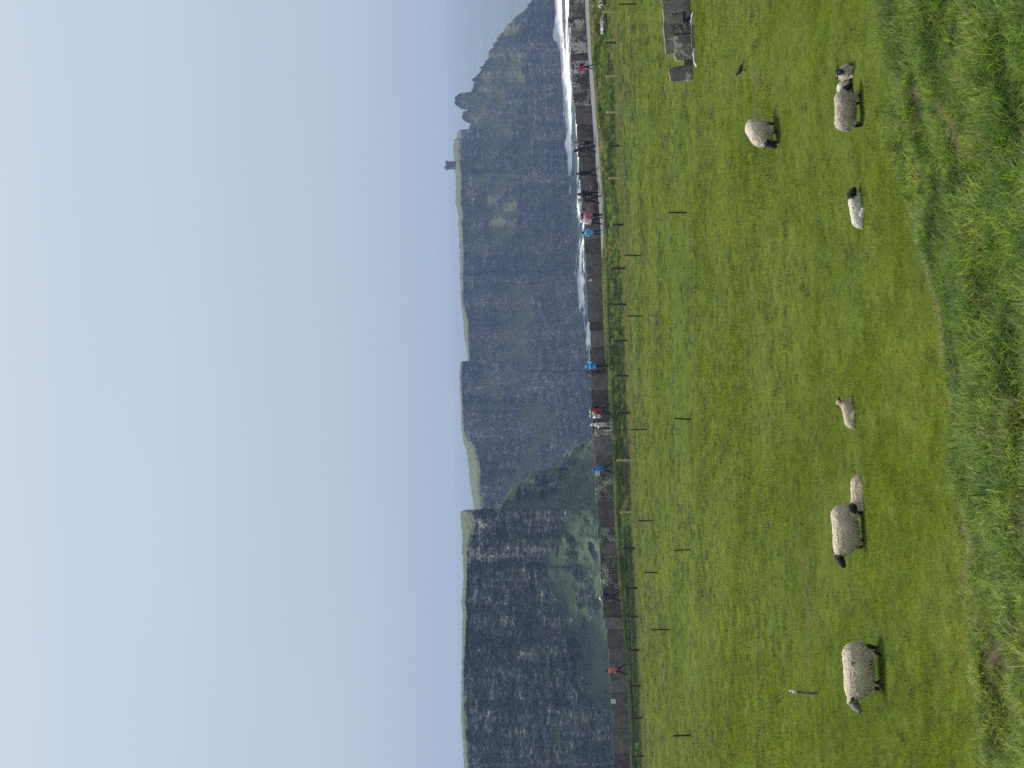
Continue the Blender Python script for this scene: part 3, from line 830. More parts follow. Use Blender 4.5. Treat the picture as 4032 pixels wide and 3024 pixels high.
for (px, py, w, h, kind, lab) in [(2268, 281, 0.26, 0.30, 'L', 'small white square sign with dark figure on the pale slab by the magenta jacket'),
                                  (2353, 1863, 0.36, 0.34, 'S', 'white square sign with slanting dark stroke beside the bright blue hooded walker'),
                                  (2415, 2762, 0.34, 0.36, 'R', 'white square sign with grey ring and dark figure on the dark wall'),
                                  (2322, 1104, 0.24, 0.30, 'T', 'small white triangular sign with a dark dot on the dark wall')]:
    p = at(px, py, Y_WALL - 0.16)
    if kind == 'T':
        v, f = prism([(-w / 2, -h / 2), (w / 2, -h / 2), (0.02, h / 2)], 0.014)
    else:
        v, f = rounded_plate(w, h)
    so = empty('wall_sign', p)
    tag(so, lab, 'sign', 'white signs on the flagstone wall')
    mesh_obj('plate', v, f, M['sign_white'], so, False)
    if kind == 'T':
        strokes_obj('pictogram', [arc(0.028, 0, 330, 7)], M['sign_dark'], so).location = (-0.055, 0, -0.09)
    elif kind == 'S':
        strokes_obj('pictogram', stroke([(0.02, -0.01), (0.10, -0.09)], 0.05) + stroke([(0.02, -0.01), (0.0, 0.04)], 0.04), M['sign_dark'], so)
        strokes_obj('ring', stroke(arc(0.125, 100, 280), 0.016), M['sign_grey'], so)
    else:
        strokes_obj('pictogram', stroke([(-0.02, 0.04), (-0.015, -0.05), (0.06, -0.075)], 0.045), M['sign_dark'], so)
        strokes_obj('ring', stroke(arc(0.11, 20, 200), 0.018), M['sign_grey'], so)

# slab propped against the wall beside the path
p = on_ground(2362, 727)
lean = mesh_obj('leaning_flagstone', *slab_mesh(0.75, 0.62, 0.09, 900), M['slab_dark'], smooth=False)
lean.location = (p.x, 112.2, float(ground(p.x, 112.2))); lean.rotation_euler = (0.25, 0, 0.5)
tag(lean, 'low dark flagstone propped on the path between the walkers in black', 'flagstone')

# ------------------------------------------------------------------ fences
def tube_vf(pts, radii, n=6, cap=True):
    pts = [Vector(p) for p in pts]
    V, Fc = [], []
    for k, p in enumerate(pts):
        d = (pts[min(k + 1, len(pts) - 1)] - pts[max(k - 1, 0)]).normalized()
        a = d.orthogonal().normalized(); b = d.cross(a)
        for i in range(n):
            t = 2 * math.pi * i / n
            V.append(p + (a * math.cos(t) + b * math.sin(t)) * radii[k])
    for k in range(len(pts) - 1):
        for i in range(n):
            j = (i + 1) % n
            Fc.append((k * n + i, k * n + j, (k + 1) * n + j, (k + 1) * n + i))
    if cap:
        Fc.append(tuple(range(n - 1, -1, -1))); Fc.append(tuple(range((len(pts) - 1) * n, len(pts) * n)))
    return np.array([tuple(v) for v in V]), Fc
def post_mesh(h, r, seed, square=False):
    rr = random.Random(seed)
    n = 4 if square else 8
    v, f = tube_vf([(0, 0, -0.25), (rr.uniform(-.01, .01), 0, h * 0.35), (rr.uniform(-.012, .012), rr.uniform(-.01, .01), h * 0.75), (0, 0, h), (0, 0, h + r * 0.2)], [r * 1.02, r, r * 0.97, r * 0.96, r * 0.75], n)
    return v, f
def fence(name, label, rows, r, mats, group=None, Yfix=None, wires=(0.35, 0.65, 0.92)):
    base = []
    for row in rows:
        y, xt, xb = row[:3]
        if Yfix: 
            p = at(xb, y, Yfix); p.z = float(ground(p.x, p.y))
        else:
            p = on_ground(xb, y)
        base.append(p)
    root = empty(name, base[len(base) // 2])
    tag(root, label, 'fence', group)
    tops = []
    for k, (row, p) in enumerate(zip(rows, base)):
        y, xt, xb = row[:3]
        tp = at(xt, y, p.y)
        h = max(0.6, tp.z - p.z)
        lx, ly = random.uniform(-0.05, 0.05), random.uniform(-0.05, 0.05)
        v, f = post_mesh(h, r * random.uniform(0.88, 1.12), k, False)
        v = v + np.stack([lx * v[:, 2], ly * v[:, 2], 0 * v[:, 2]], 1)
        o = mesh_obj('post', v, f, M[mats[row[3] if len(row) > 3 else 0]], root, smooth=False)
        o.location = p - root.location
        tops.append((p, h, lx, ly))
    for wh in wires:
        pts = [Vector((p.x + lx * h * wh, p.y + ly * h * wh - r, p.z + h * wh)) - root.location for p, h, lx, ly in tops]
        full = []
        for a, b in zip(pts[:-1], pts[1:]):
            m = (a + b) / 2; m.z -= 0.015
            full += [a, m]
        full.append(pts[-1])
        v, f = tube_vf(full, [0.0035] * len(full), 3)
        mesh_obj('wire', v, f, M['wire'], root)
    return root
fence('wire_fence', 'line of stout wooden posts with wire beside the cliff path verge', sorted(FENCE_A), 0.085, ['wood_dark', 'wood_light'], Yfix=Y_FENCE)
fence('stake_fence', 'line of thin dark stakes with wire across the far pasture', sorted([(16,2438,2508),(1005,2460,2525),(1245,2470,2528),(1690,2482,2548),(2050,2512,2570),(2255,2535,2592),(2480,2566,2635),(2895,2652,2718)]), 0.045, ['stake'], wires=(0.6, 0.93))
fence('stake_fence', 'row of three widely spaced short dark stakes in the middle pasture', sorted([(838,2632,2705),(1650,2655,2722),(2165,2652,2720)]), 0.036, ['stake'], wires=(0.9,))
# lone stake nearest the camera, leaning, with a pale insulator cap
p = on_ground(3225, 2731)
st = empty('fence_stake', p)
tag(st, 'lone leaning stake with a white cap above the nearest ewe', 'fence stake')
v, f = tube_vf([(0, 0, -0.15), (0.02, 0, 0.3), (0.07, 0, 0.62)], [0.036, 0.034, 0.032], 8); mesh_obj('post', v, f, M['wood_grey'], st, False)
v, f = tube_vf([(0.062, -0.004, 0.585), (0.075, -0.004, 0.66)], [0.037, 0.036], 8); mesh_obj('sleeve', v, f, M['white_cap'], st, False)
v, f = tube_vf([(0.083, 0, 0.68), (0.092, 0, 0.74)], [0.026, 0.022], 8); mesh_obj('cap', v, f, M['white_cap'], st, False)

# ------------------------------------------------------------------ ruined flagstone shelter wall
b0 = on_ground(2722, 150)
ruin = empty('ruined_wall', b0)
tag(ruin, 'broken grey flagstone wall standing alone in the pasture beyond the crow', 'wall')
YR = b0.y
def quad_slab(corners, th, mat, dy=0.0, seed=0):
    """slab whose outline is given by photograph pixels (x, y), standing at distance YR+dy"""
    r = np.random.default_rng(seed)
    pts = []
    for (x, y) in corners:
        q = at(x, y, YR + dy)
        pts.append((q.x - ruin.location.x, q.z - ruin.location.z))
    # subdivide the outline and roughen it
    out = []
    for a, b in zip(pts, pts[1:] + pts[:1]):
        for k in range(3):
            t = k / 3
            out.append((a[0] + (b[0] - a[0]) * t + (r.normal(0, 0.018) if k else 0), a[1] + (b[1] - a[1]) * t + (r.normal(0, 0.018) if k else 0)))
    if sum((b[0] - a[0]) * (b[1] + a[1]) for a, b in zip(out, out[1:] + out[:1])) > 0: out = out[::-1]
    v, f = prism(out, th)
    o = mesh_obj('slab', v, f, M[mat], ruin, False)
    o.location = (0, dy, 0)
    o.rotation_euler = (r.normal(0, 0.02), 0, 0)
    return o
quad_slab([(2604,10),(2600,-60),(2700,-60),(2682,6),(2650,4)], 0.12, 'slab_grey', 0.02, 1)
quad_slab([(2606,16),(2655,6),(2694,0),(2702,40),(2640,48),(2632,63),(2612,40)], 0.12, 'slab_grey', 0.0, 2)
quad_slab([(2649,46),(2700,26),(2698,44),(2652,54)], 0.14, 'slab_grey', -0.10, 3)
quad_slab([(2608,38),(2632,62),(2650,58),(2690,48),(2692,92),(2640,98),(2612,94)], 0.12, 'slab_grey', 0.08, 4)
quad_slab([(2640,98),(2712,90),(2722,100),(2722,128),(2646,134)], 0.13, 'slab_grey_lichen', -0.02, 5)
quad_slab([(2611,92),(2644,98),(2650,150),(2615,152)], 0.12, 'slab_grey', 0.09, 6)
quad_slab([(2650,142),(2724,134),(2726,188),(2654,192)], 0.13, 'slab_grey_lichen', 0.0, 7)
quad_slab([(2617,152),(2650,156),(2655,212),(2623,216)], 0.12, 'slab_grey', 0.07, 8)
quad_slab([(2654,190),(2726,186),(2726,236),(2662,236)], 0.13, 'slab_grey_lichen', -0.03, 9)
quad_slab([(2690,234),(2726,232),(2728,266),(2692,262)], 0.13, 'slab_grey', 0.02, 10)
quad_slab([(2633,268),(2690,260),(2728,258),(2728,318),(2640,322)], 0.13, 'slab_grey_lichen', -0.02, 11)
quad_slab([(2700,-40),(2722,-30),(2722,60),(2700,76)], 0.13, 'slab_grey', 0.05, 12)
quad_slab([(2644,30),(2722,20),(2722,236),(2668,232),(2652,150),(2646,96)], 0.10, 'slab_dark', 0.24, 13)  # added dark backing slab, its colour stands in for shade in the gaps
# fallen pale slabs in the grass in front
for k, (xa, ya, xb2, yb2, w_, lab) in enumerate([(2733, 50, 2731, 96, 0.16, 'short bright fallen slab lying in grass before the ruined wall'),
                                           (2733, 98, 2737, 190, 0.14, 'dark-edged fallen slab in grass at the ruined wall foot'),
                                           (2740, 192, 2747, 262, 0.2, 'long pale fallen slab nearest the crow beside the ruined wall')]):
    a, b = on_ground(xa, ya), on_ground(xb2, yb2)
    m = (a + b) / 2
    L = (b - a).length
    v, f = slab_mesh(L, 0.13, w_, 950 + k, 0, 6, 3)
    o = mesh_obj('fallen_slab', v, f, M['slab_grey' if k == 1 else 'pale_stone'], smooth=False)
    o.location = (m.x, m.y, m.z - 0.01); o.rotation_euler = (0, 0, math.atan2(b.y - a.y, b.x - a.x))
    tag(o, lab, 'stone slab')
# leaning pale slab at the frame edge of the ruin
a = on_ground(2708, 45)
v, f = slab_mesh(1.1, 0.16, 0.08, 960, 0, 6, 3)
o = mesh_obj('fallen_slab', v, f, M['pale_stone'], smooth=False); o.location = (a.x + .1, YR - 0.25, a.z + 0.06); o.rotation_euler = (0, 0.05, 0.05)
tag(o, 'pale thin slab lying along the foot of the ruined wall', 'stone slab')

def boulder(name, loc, size, mat, seed, label):
    n = 16
    th, ph = np.meshgrid(np.linspace(0, math.pi, n), np.linspace(0, 2 * math.pi, 2 * n, endpoint=False), indexing='ij')
    x, y, z = np.sin(th) * np.cos(ph), np.sin(th) * np.sin(ph), np.cos(th)
    r = 1 + 0.30 * fbm(x * 1.8 + seed, y * 1.8, z * 1.8, 5)
    sg = lambda a: np.sign(a) * np.abs(a) ** 0.8
    V = np.stack([sg(x) * r * size[0], sg(y) * r * size[1], sg(z) * r * size[2]], -1)
    nr, nc = V.shape[:2]
    Fc = [(i * nc + j, (i + 1) * nc + j, (i + 1) * nc + (j + 1) % nc, i * nc + (j + 1) % nc) for i in range(nr - 1) for j in range(nc)]
    o = mesh_obj(name, V.reshape(-1, 3), Fc, mat)
    o.location = loc
    tag(o, label, 'boulder', 'pale boulders in the verge')
    return o
pb = at(2402, 100, 103.6); boulder('boulder', (pb.x, 103.6, float(ground(pb.x, 103.6)) + 0.10), (0.62, 0.42, 0.25), M['boulder'], 3.1, 'long pale boulder lying in the verge below the magenta jacket')
pb = at(2402, 12, 103.6); boulder('boulder', (pb.x, 103.6, float(ground(pb.x, 103.6)) + 0.10), (0.40, 0.35, 0.28), M['boulder'], 8.4, 'smaller pale boulder in the verge at the frame edge')

# ------------------------------------------------------------------ smooth solid modelling (for animals and people)
def d_cone(P, a, b, ra, rb):
    a, b = np.asarray(a, np.float32), np.asarray(b, np.float32)
    ab = b - a; L = float(ab @ ab) + 1e-9
    pa = P - a
    t = np.clip((pa @ ab) / L, 0, 1)
    q = pa - t[..., None] * ab
    return np.sqrt((q * q).sum(-1)) - (ra + (rb - ra) * t)
def d_ell(P, c, r, rot=None):
    q = P - np.asarray(c, np.float32)
    if rot is not None: q = q @ np.asarray(rot, np.float32)      # columns of rot are the ellipsoid's axes
    r = np.asarray(r, np.float32)
    k0 = np.sqrt(((q / r) ** 2).sum(-1)); k1 = np.sqrt(((q / (r * r)) ** 2).sum(-1)) + 1e-9
    return k0 * (k0 - 1) / k1
def prim_d(P, p):
    return d_cone(P, *p[1:5]) if p[0] == 'c' else d_ell(P, p[1], p[2], p[3])
def pgroup(p): return p[5] if p[0] == 'c' else p[4]
def pk(p): return p[6] if p[0] == 'c' else p[5]
def C_(a, b, ra, rb, g, k=0.03): return ('c', a, b, ra, rb, g, k)
def E_(c, r, g, k=0.03, rot=None): return ('e', c, r, rot, g, k)
def prim_bounds(p):
    if p[0] == 'c':
        a, b = np.array(p[1]), np.array(p[2]); m = max(p[3], p[4]); return np.minimum(a, b) - m, np.maximum(a, b) + m
    m = max(p[2]); return np.array(p[1]) - m, np.array(p[1]) + m
def smin(a, b, k):
    h = np.clip(0.5 + 0.5 * (b - a) / k, 0, 1)
    return b + (a - b) * h - k * h * (1 - h)
def solid(prims, h, post=None, order=None, clip=None):
    """continuous surface around the blended primitives; returns verts, quads, group of each quad"""
    lo = np.min([prim_bounds(p)[0] for p in prims], 0) - 3 * h - 0.03
    hi = np.max([prim_bounds(p)[1] for p in prims], 0) + 3 * h + 0.03
    n = np.ceil((hi - lo) / h).astype(int) + 1
    ax = [(lo[k] + h * np.arange(n[k])).astype(np.float32) for k in range(3)]
    F = np.full(tuple(n), 9.0, np.float32)
    for p in prims:
        b0_, b1_ = prim_bounds(p); m = 0.07 + 2 * h
        sl = tuple(slice(max(0, int((b0_[k] - m - lo[k]) / h)), min(n[k], int((b1_[k] + m - lo[k]) / h) + 2)) for k in range(3))
        G = np.stack(np.meshgrid(ax[0][sl[0]], ax[1][sl[1]], ax[2][sl[2]], indexing='ij'), -1)
        F[sl] = smin(F[sl], prim_d(G, p), pk(p))
    if post is not None or clip is not None:
        G = np.stack(np.meshgrid(*ax, indexing='ij'), -1)
        if post is not None: 
            near = np.abs(F) < 0.09
            F[near] = F[near] + post(G[near])
        if clip is not None: F = np.maximum(F, clip(G))
    V, Q = nets(F)
    V = V * h + lo
    cen = V[Q].mean(1).astype(np.float32)
    groups = sorted({pgroup(p) for p in prims}, key=lambda g: order.index(g) if order else g)
    best = None
    for gi, g in enumerate(groups):
        d = np.min([prim_d(cen, p) for p in prims if pgroup(p) == g], 0)
        if best is None: best, idx = d, np.full(len(cen), gi)
        else:
            w = d < best; best = np.where(w, d, best); idx = np.where(w, gi, idx)
    return V, Q, idx, groups, cen
def nets(F):
    s = F < 0
    nx, ny, nz = F.shape
    cs = (nx - 1, ny - 1, nz - 1)
    acc = np.zeros(cs + (3,), np.float32); cnt = np.zeros(cs, np.float32)
    corner = lambda A, o: A[o[0]:o[0] + cs[0], o[1]:o[1] + cs[1], o[2]:o[2] + cs[2]]
    tot = sum(corner(s, o).astype(np.int8) for o in [(i, j, k) for i in (0, 1) for j in (0, 1) for k in (0, 1)])
    act = (tot > 0) & (tot < 8)
    ii = np.argwhere(act)
    acc = np.zeros((len(ii), 3), np.float32); cnt = np.zeros(len(ii), np.float32)
    for axis in range(3):
        for o1 in (0, 1):
            for o2 in (0, 1):
                o = [0, 0, 0]; oth = [a for a in range(3) if a != axis]; o[oth[0]] = o1; o[oth[1]] = o2
                o_ = list(o); o_[axis] = 1
                fa = F[ii[:, 0] + o[0], ii[:, 1] + o[1], ii[:, 2] + o[2]]; fb = F[ii[:, 0] + o_[0], ii[:, 1] + o_[1], ii[:, 2] + o_[2]]
                c = (fa < 0) != (fb < 0)
                t = np.where(c, fa / np.where(c, fa - fb, 1), 0)
                q = np.tile(np.array(o, np.float32), (len(ii), 1)); q[:, axis] += t
                acc += q * c[:, None]; cnt += c
    V = ii + acc / np.maximum(cnt, 1)[:, None]
    idx = np.full(cs, -1, np.int64); idx[act] = np.arange(len(ii))
    Q = []
    for axis in range(3):
        a1, a2 = [(1, 2), (2, 0), (0, 1)][axis]
        sa = s.take(range(F.shape[axis] - 1), axis); sb = s.take(range(1, F.shape[axis]), axis)
        e = np.argwhere(sa != sb)
        e = e[(e[:, a1] > 0) & (e[:, a2] > 0) & (e[:, a1] < cs[a1]) & (e[:, a2] < cs[a2])]
        ins = sa[e[:, 0], e[:, 1], e[:, 2]]
        def cell(d1, d2):
            q = e.copy(); q[:, a1] -= d1; q[:, a2] -= d2
            return idx[q[:, 0], q[:, 1], q[:, 2]]
        q = np.stack([cell(1, 1), cell(0, 1), cell(0, 0), cell(1, 0)], 1)
        q[~ins] = q[~ins][:, ::-1]
        Q.append(q)
    Q = np.concatenate(Q)
    return V, Q[(Q >= 0).all(1)]

# ------------------------------------------------------------------ sheep
def curls(G):
    return (0.010 * vnoise(G[:, 0] * 15, G[:, 1] * 15, G[:, 2] * 15) + 0.008 * vnoise(G[:, 0] * 36, G[:, 1] * 36, G[:, 2] * 36)).astype(np.float32)

def sheep(label, pix, heading, scale=1.0, pose='stand', head=(0.72, 0.0, 0.68), nose=(0.20, 0.0, -0.12), wool='wool', face='sheep_black', legs='sheep_black', mark=False, group='flock on the pasture', sink=0.0, ears=0.13, fat=1.0, Y=None, lift=0.0, hs=1.0, lambish=False, locks=2200):
    """local axes: +X towards the head, +Y the animal's left; head: poll position; nose: vector poll -> muzzle"""
    hp = np.array(head, float); nv = np.array(nose, float)
    muz = hp + nv
    pr = []
    if pose == 'stand':
        pr += [C_((-0.34, 0, 0.53), (0.30, 0, 0.52), 0.235 * fat, 0.225 * fat, 'wool', 0.08),
               E_((-0.05, 0, 0.43), (0.44, 0.255 * fat, 0.245), 'wool', 0.08), E_((0.05, 0, 0.36), (0.34, 0.19, 0.17), 'wool', 0.08),
               E_((-0.42, 0, 0.54), (0.18, 0.20 * fat, 0.22), 'wool', 0.08),
               C_((0.28, 0, 0.56), tuple(hp - nv * 0.15), 0.19, 0.085, 'wool', 0.08),
               E_((0.36, 0, 0.48), (0.16, 0.17, 0.2), 'wool', 0.08),
               C_((-0.56, 0, 0.58), (-0.62, 0, 0.36), 0.045, 0.03, 'wool', 0.05)]
        for s in (-1, 1):
            dx = 0.05 * s
            pr += [C_((-0.41, s * 0.12, 0.46), (-0.39 + dx * .5, s * 0.135, 0.25), 0.145, 0.085, 'wool', 0.05),
                   C_((-0.38 + dx * .5, s * 0.13, 0.28), (-0.47 + dx, s * 0.125, 0.20), 0.062, 0.045, 'leg', 0.02),
                   C_((-0.47 + dx, s * 0.125, 0.20), (-0.44 + dx, s * 0.125, 0.045), 0.050, 0.042, 'leg', 0.015),
                   C_((-0.44 + dx, s * 0.125, 0.04), (-0.40 + dx, s * 0.125, 0.02), 0.034, 0.03, 'leg', 0.015),
                   C_((0.28, s * 0.12, 0.43), (0.28 - dx, s * 0.12, 0.22), 0.115, 0.07, 'wool', 0.05),
                   C_((0.28 - dx, s * 0.12, 0.25), (0.29 - dx * 1.4, s * 0.12, 0.16), 0.052, 0.042, 'leg', 0.02),
                   C_((0.29 - dx * 1.4, s * 0.12, 0.16), (0.28 - dx * 1.6, s * 0.12, 0.04), 0.048, 0.041, 'leg', 0.015),
                   C_((0.28 - dx * 1.6, s * 0.12, 0.035), (0.315 - dx * 1.6, s * 0.12, 0.02), 0.032, 0.028, 'leg', 0.015)]
    else:   # lying on the folded legs
        pr += [C_((-0.34, 0, 0.20), (0.26, 0, 0.225), 0.20 * fat, 0.19 * fat, 'wool', 0.08),
               E_((-0.06, 0.03, 0.14), (0.42, 0.25 * fat, 0.17), 'wool', 0.08),
               E_((-0.42, 0.02, 0.17), (0.18, 0.21 * fat, 0.18), 'wool', 0.08),
               C_((0.24, 0, 0.26), tuple(hp - nv * 0.15), 0.16, 0.08, 'wool', 0.08),
               E_((0.34, 0, 0.17), (0.13, 0.15, 0.16), 'wool', 0.08),
               C_((-0.57, 0, 0.2), (-0.63, 0.05, 0.06), 0.04, 0.028, 'wool', 0.05)]
        for s in (-1, 1):
            pr += [C_((-0.30, s * 0.20, 0.12), (-0.10, s * 0.27, 0.08), 0.10, 0.05, 'wool', 0.05),
                   C_((-0.10, s * 0.27, 0.06), (-0.30, s * 0.29, 0.035), 0.035, 0.028, 'leg', 0.02),
                   C_((-0.30, s * 0.29, 0.035), (-0.16, s * 0.30, 0.03), 0.028, 0.024, 'leg', 0.02),
                   C_((0.30, s * 0.13, 0.13), (0.46, s * 0.14, 0.075), 0.07, 0.042, 'wool', 0.04),
                   C_((0.46, s * 0.14, 0.07), (0.30, s * 0.16, 0.03), 0.036, 0.026, 'leg', 0.02),
                   C_((0.30, s * 0.16, 0.03), (0.40, s * 0.18, 0.025), 0.028, 0.024, 'leg', 0.02)]
    # head: skull, tapering muzzle, jaw, ears to the sides
    nn = nv / np.linalg.norm(nv)
    side = np.cross((0, 0, 1.0), nn); side /= np.linalg.norm(side); up = np.cross(nn, side)
    pr += [C_(tuple(hp), tuple(hp + nv * 0.55), 0.088 * hs, 0.068 * hs, 'face', 0.03),
           C_(tuple(hp + nv * 0.5), tuple(muz), 0.064 * hs, 0.045 * hs, 'face', 0.03),
           E_(tuple(hp + up * 0.02 - nn * 0.03), (0.075 * hs, 0.075 * hs, 0.07 * hs), 'wool' if face != 'sheep_black' else 'face', 0.03),
           C_(tuple(hp - up * 0.03 + nv * 0.3), tuple(muz - up * 0.025), 0.05 * hs, 0.032 * hs, 'face', 0.03)]
    for s in (-1, 1):
        e0 = hp + side * s * 0.07 * hs + up * 0.045 - nn * 0.02
        e1 = e0 + side * s * ears + up * -0.02 - nn * 0.02
        pr += [C_(tuple(e0), tuple((e0 + e1) / 2), 0.018, 0.030, 'ear', 0.015), C_(tuple((e0 + e1) / 2), tuple(e1), 0.030, 0.010, 'ear', 0.015)]
    legmin = lambda G: curls(G)
    V, Q, gi, groups, cen = solid(pr, 0.0135, post=legmin, order=['wool', 'face', 'ear', 'leg'])
    mats = {'wool': M[wool], 'face': M[face], 'ear': M['sheep_black'], 'leg': M[legs]}
    ml = [mats[g] for g in groups]
    if mark:
        ml.append(M['sheep_mark'])
        u, w_ = cen[:, 0] + 0.24, cen[:, 2] - 0.66
        patch = (np.abs(u + 0.6 * w_ + 0.05 * vnoise(cen[:, 0] * 20, cen[:, 2] * 20)) < 0.022) & (np.abs(w_) < 0.07) | ((np.abs(w_ + 0.02 + 0.02 * vnoise(cen[:, 0] * 25, cen[:, 2] * 25, 3.0)) < 0.020) & (u > -0.02) & (u < 0.07))
        gi = np.where(patch & (cen[:, 1] > 0.03), len(ml) - 1, gi)
    if Y is None:
        p = on_ground(*pix)
    else:
        p = at(pix[0], pix[1], Y); p.z = float(ground(p.x, p.y))
    root = empty('lamb' if lambish else 'sheep', (p.x, p.y, p.z - sink + lift), R_(heading))
    tag(root, label, 'lamb' if lambish else 'sheep', group)
    root.scale = (scale,) * 3
    mesh_obj('body', V, Q, ml, root, True, gi)
    # locks of wool hanging off the fleece
    wi = np.where(gi == groups.index('wool'))[0]
    a_, b_, c_ = V[Q[wi, 0]], V[Q[wi, 1]], V[Q[wi, 3]]
    nr_ = np.cross(b_ - a_, c_ - a_); nr_ /= np.linalg.norm(nr_, axis=1, keepdims=True) + 1e-9
    pick = rng.choice(len(wi), min(len(wi), locks), replace=False)
    cp, cn = cen[wi][pick], nr_[pick]
    hang = np.array([0, 0, -1.0]) * 0.9 + 0.12 * cn + rng.normal(0, 0.22, cn.shape)
    hang /= np.linalg.norm(hang, axis=1, keepdims=True)
    sd = np.cross(hang, cn); sd /= np.linalg.norm(sd, axis=1, keepdims=True) + 1e-9
    wd = rng.uniform(0.006, 0.013, (len(cp), 1)); ln = rng.uniform(0.02, 0.042, (len(cp), 1)) * (1 + 0.8 * sstep(0.42, 0.25, cp[:, 2:3]) * (pose == 'stand'))
    p0 = cp + cn * 0.004
    LV = np.stack([p0 - sd * wd, p0 + sd * wd, p0 + cn * 0.010 + hang * ln * 0.6 + sd * wd * 0.7, p0 + cn * 0.006 + hang * ln, p0 + cn * 0.010 + hang * ln * 0.6 - sd * wd * 0.7], 1).reshape(-1, 3)
    base = np.arange(len(cp))[:, None] * 5
    LF = np.concatenate([base + np.array([[0, 1, 2, 4]])], 0)
    LT = base + np.array([[4, 2, 3, 3]])
    fl = mesh_obj('fleece', LV, [tuple(q) for q in LF] + [tuple(q[:3]) for q in LT], M[wool], root, True)
    fl['kind'] = 'stuff'
    for s in (-1, 1):
        ec = hp + side * s * 0.073 * hs + nv * 0.25 + up * 0.025
        th, ph = np.meshgrid(np.linspace(0, math.pi, 6), np.linspace(0, 2 * math.pi, 8, endpoint=False), indexing='ij')
        ev = np.stack([np.sin(th) * np.cos(ph), np.sin(th) * np.sin(ph), np.cos(th)], -1).reshape(-1, 3) * 0.014 + ec
        ef = [(i * 8 + j, (i + 1) * 8 + j, (i + 1) * 8 + (j + 1) % 8, i * 8 + (j + 1) % 8) for i in range(5) for j in range(8)]
        mesh_obj('eye', ev, ef, M['black_glass'], root)
    return root

sheep('nearest grey ewe with mottled face and a blue mark on its rump', (3466, 2645), 184, 0.98, head=(0.60, 0.06, 0.62), nose=(0.17, 0.09, -0.10), wool='wool', face='sheep_mottle', mark=True, ears=0.10, fat=1.06, hs=1.2)
sheep('black-faced cream ewe walking in front of a resting tan lamb', (3398, 2092), 187, 0.90, head=(0.60, 0.02, 0.64), nose=(0.20, 0.03, -0.08), wool='wool', sink=0.04, hs=1.15)
sheep('tan lamb lying behind the black-faced cream ewe', (3392, 1950), 188, 0.70, 'lie', head=(0.36, 0.10, 0.40), nose=(0.13, 0.03, -0.02), wool='wool_tan', sink=0.07, ears=0.13, hs=1.2, lambish=True)
sheep('tan lamb lying alone mid-field with its dark ears spread', (3362, 1622), 25, 0.60, 'lie', head=(0.40, -0.02, 0.50), nose=(0.12, 0.09, 0.0), wool='wool_tan', sink=0.01, face='sheep_mottle', hs=1.2, ears=0.16, lambish=True)
sheep('white lamb lying with a large jet-black head', (3392, 825), 18, 0.64, 'lie', head=(0.48, -0.05, 0.32), nose=(0.15, -0.13, -0.06), wool='wool_white', sink=0.03, hs=1.75, ears=0.17, lambish=True)
sheep('small lamb lying face-on at the field edge with dark face', (3351, 287), -97, 0.60, 'lie', head=(0.36, 0.0, 0.52), nose=(0.14, 0.0, -0.06), wool='wool_dark', sink=0.0, ears=0.19, hs=1.3, lambish=True)
sheep('grey ewe standing with its head lowered and black legs', (3391, 430), 3, 0.70, head=(0.58, -0.05, 0.42), nose=(0.12, -0.03, -0.14), wool='wool_dark', ears=0.06, hs=1.15, lambish=False)
sheep('pale lamb lying half hidden behind the grey ewe with lowered head', (3353, 372), 12, 0.62, 'lie', head=(0.36, 0.05, 0.20), nose=(0.14, 0.0, -0.08), wool='wool_white', face='sheep_mottle', sink=-0.02, lambish=True)
sheep('cream ewe grazing alone halfway down the field', (3056, 525), 238, 0.98, head=(0.56, -0.06, 0.34), nose=(0.10, -0.06, -0.19), wool='wool', fat=1.08, ears=0.12, hs=1.1)

# ------------------------------------------------------------------ crow
p = on_ground(2938, 275)
crow = empty('crow', (p.x, p.y, p.z), R_(160))
tag(crow, 'black crow walking in the grass near the ruined wall', 'bird')
pr = [C_((-0.08, 0, 0.15), (0.07, 0, 0.21), 0.055, 0.06, 'f', 0.03), C_((0.07, 0, 0.22), (0.13, 0, 0.28), 0.045, 0.036, 'f', 0.03), C_((0.14, 0, 0.28), (0.215, 0, 0.262), 0.02, 0.005, 'f', 0.01),
      E_((-0.17, 0, 0.115), (0.11, 0.032, 0.016), 'f', 0.03, rot=np.array([[0.9, 0, -0.43], [0, 1, 0], [0.43, 0, 0.9]]))]
for s in (-1, 1):
    pr += [E_((-0.04, s * 0.05, 0.175), (0.13, 0.018, 0.05), 'f', 0.02, rot=np.array([[0.92, 0, -0.39], [0, 1, 0], [0.39, 0, 0.92]])), C_((0.01, s * 0.03, 0.14), (0.0, s * 0.035, 0.07), 0.022, 0.011, 'f', 0.01), C_((0.0, s * 0.035, 0.07), (0.015 + 0.03 * s, s * 0.035, 0.008), 0.009, 0.009, 'f', 0.01), C_((0.015 + 0.03 * s, s * 0.035, 0.008), (0.06 + 0.03 * s, s * 0.035, 0.006), 0.008, 0.006, 'f', 0.01)]
V, Q, gi, gr, cen = solid(pr, 0.008)
mesh_obj('body', V, Q, M['crow'], crow)
for s in (-1, 1):
    ev, ef = tube_vf([(0.148, s * 0.028, 0.29), (0.148, s * 0.036, 0.29)], [0.006, 0.004], 6); mesh_obj('eye', ev, ef, M['black_glass'], crow)

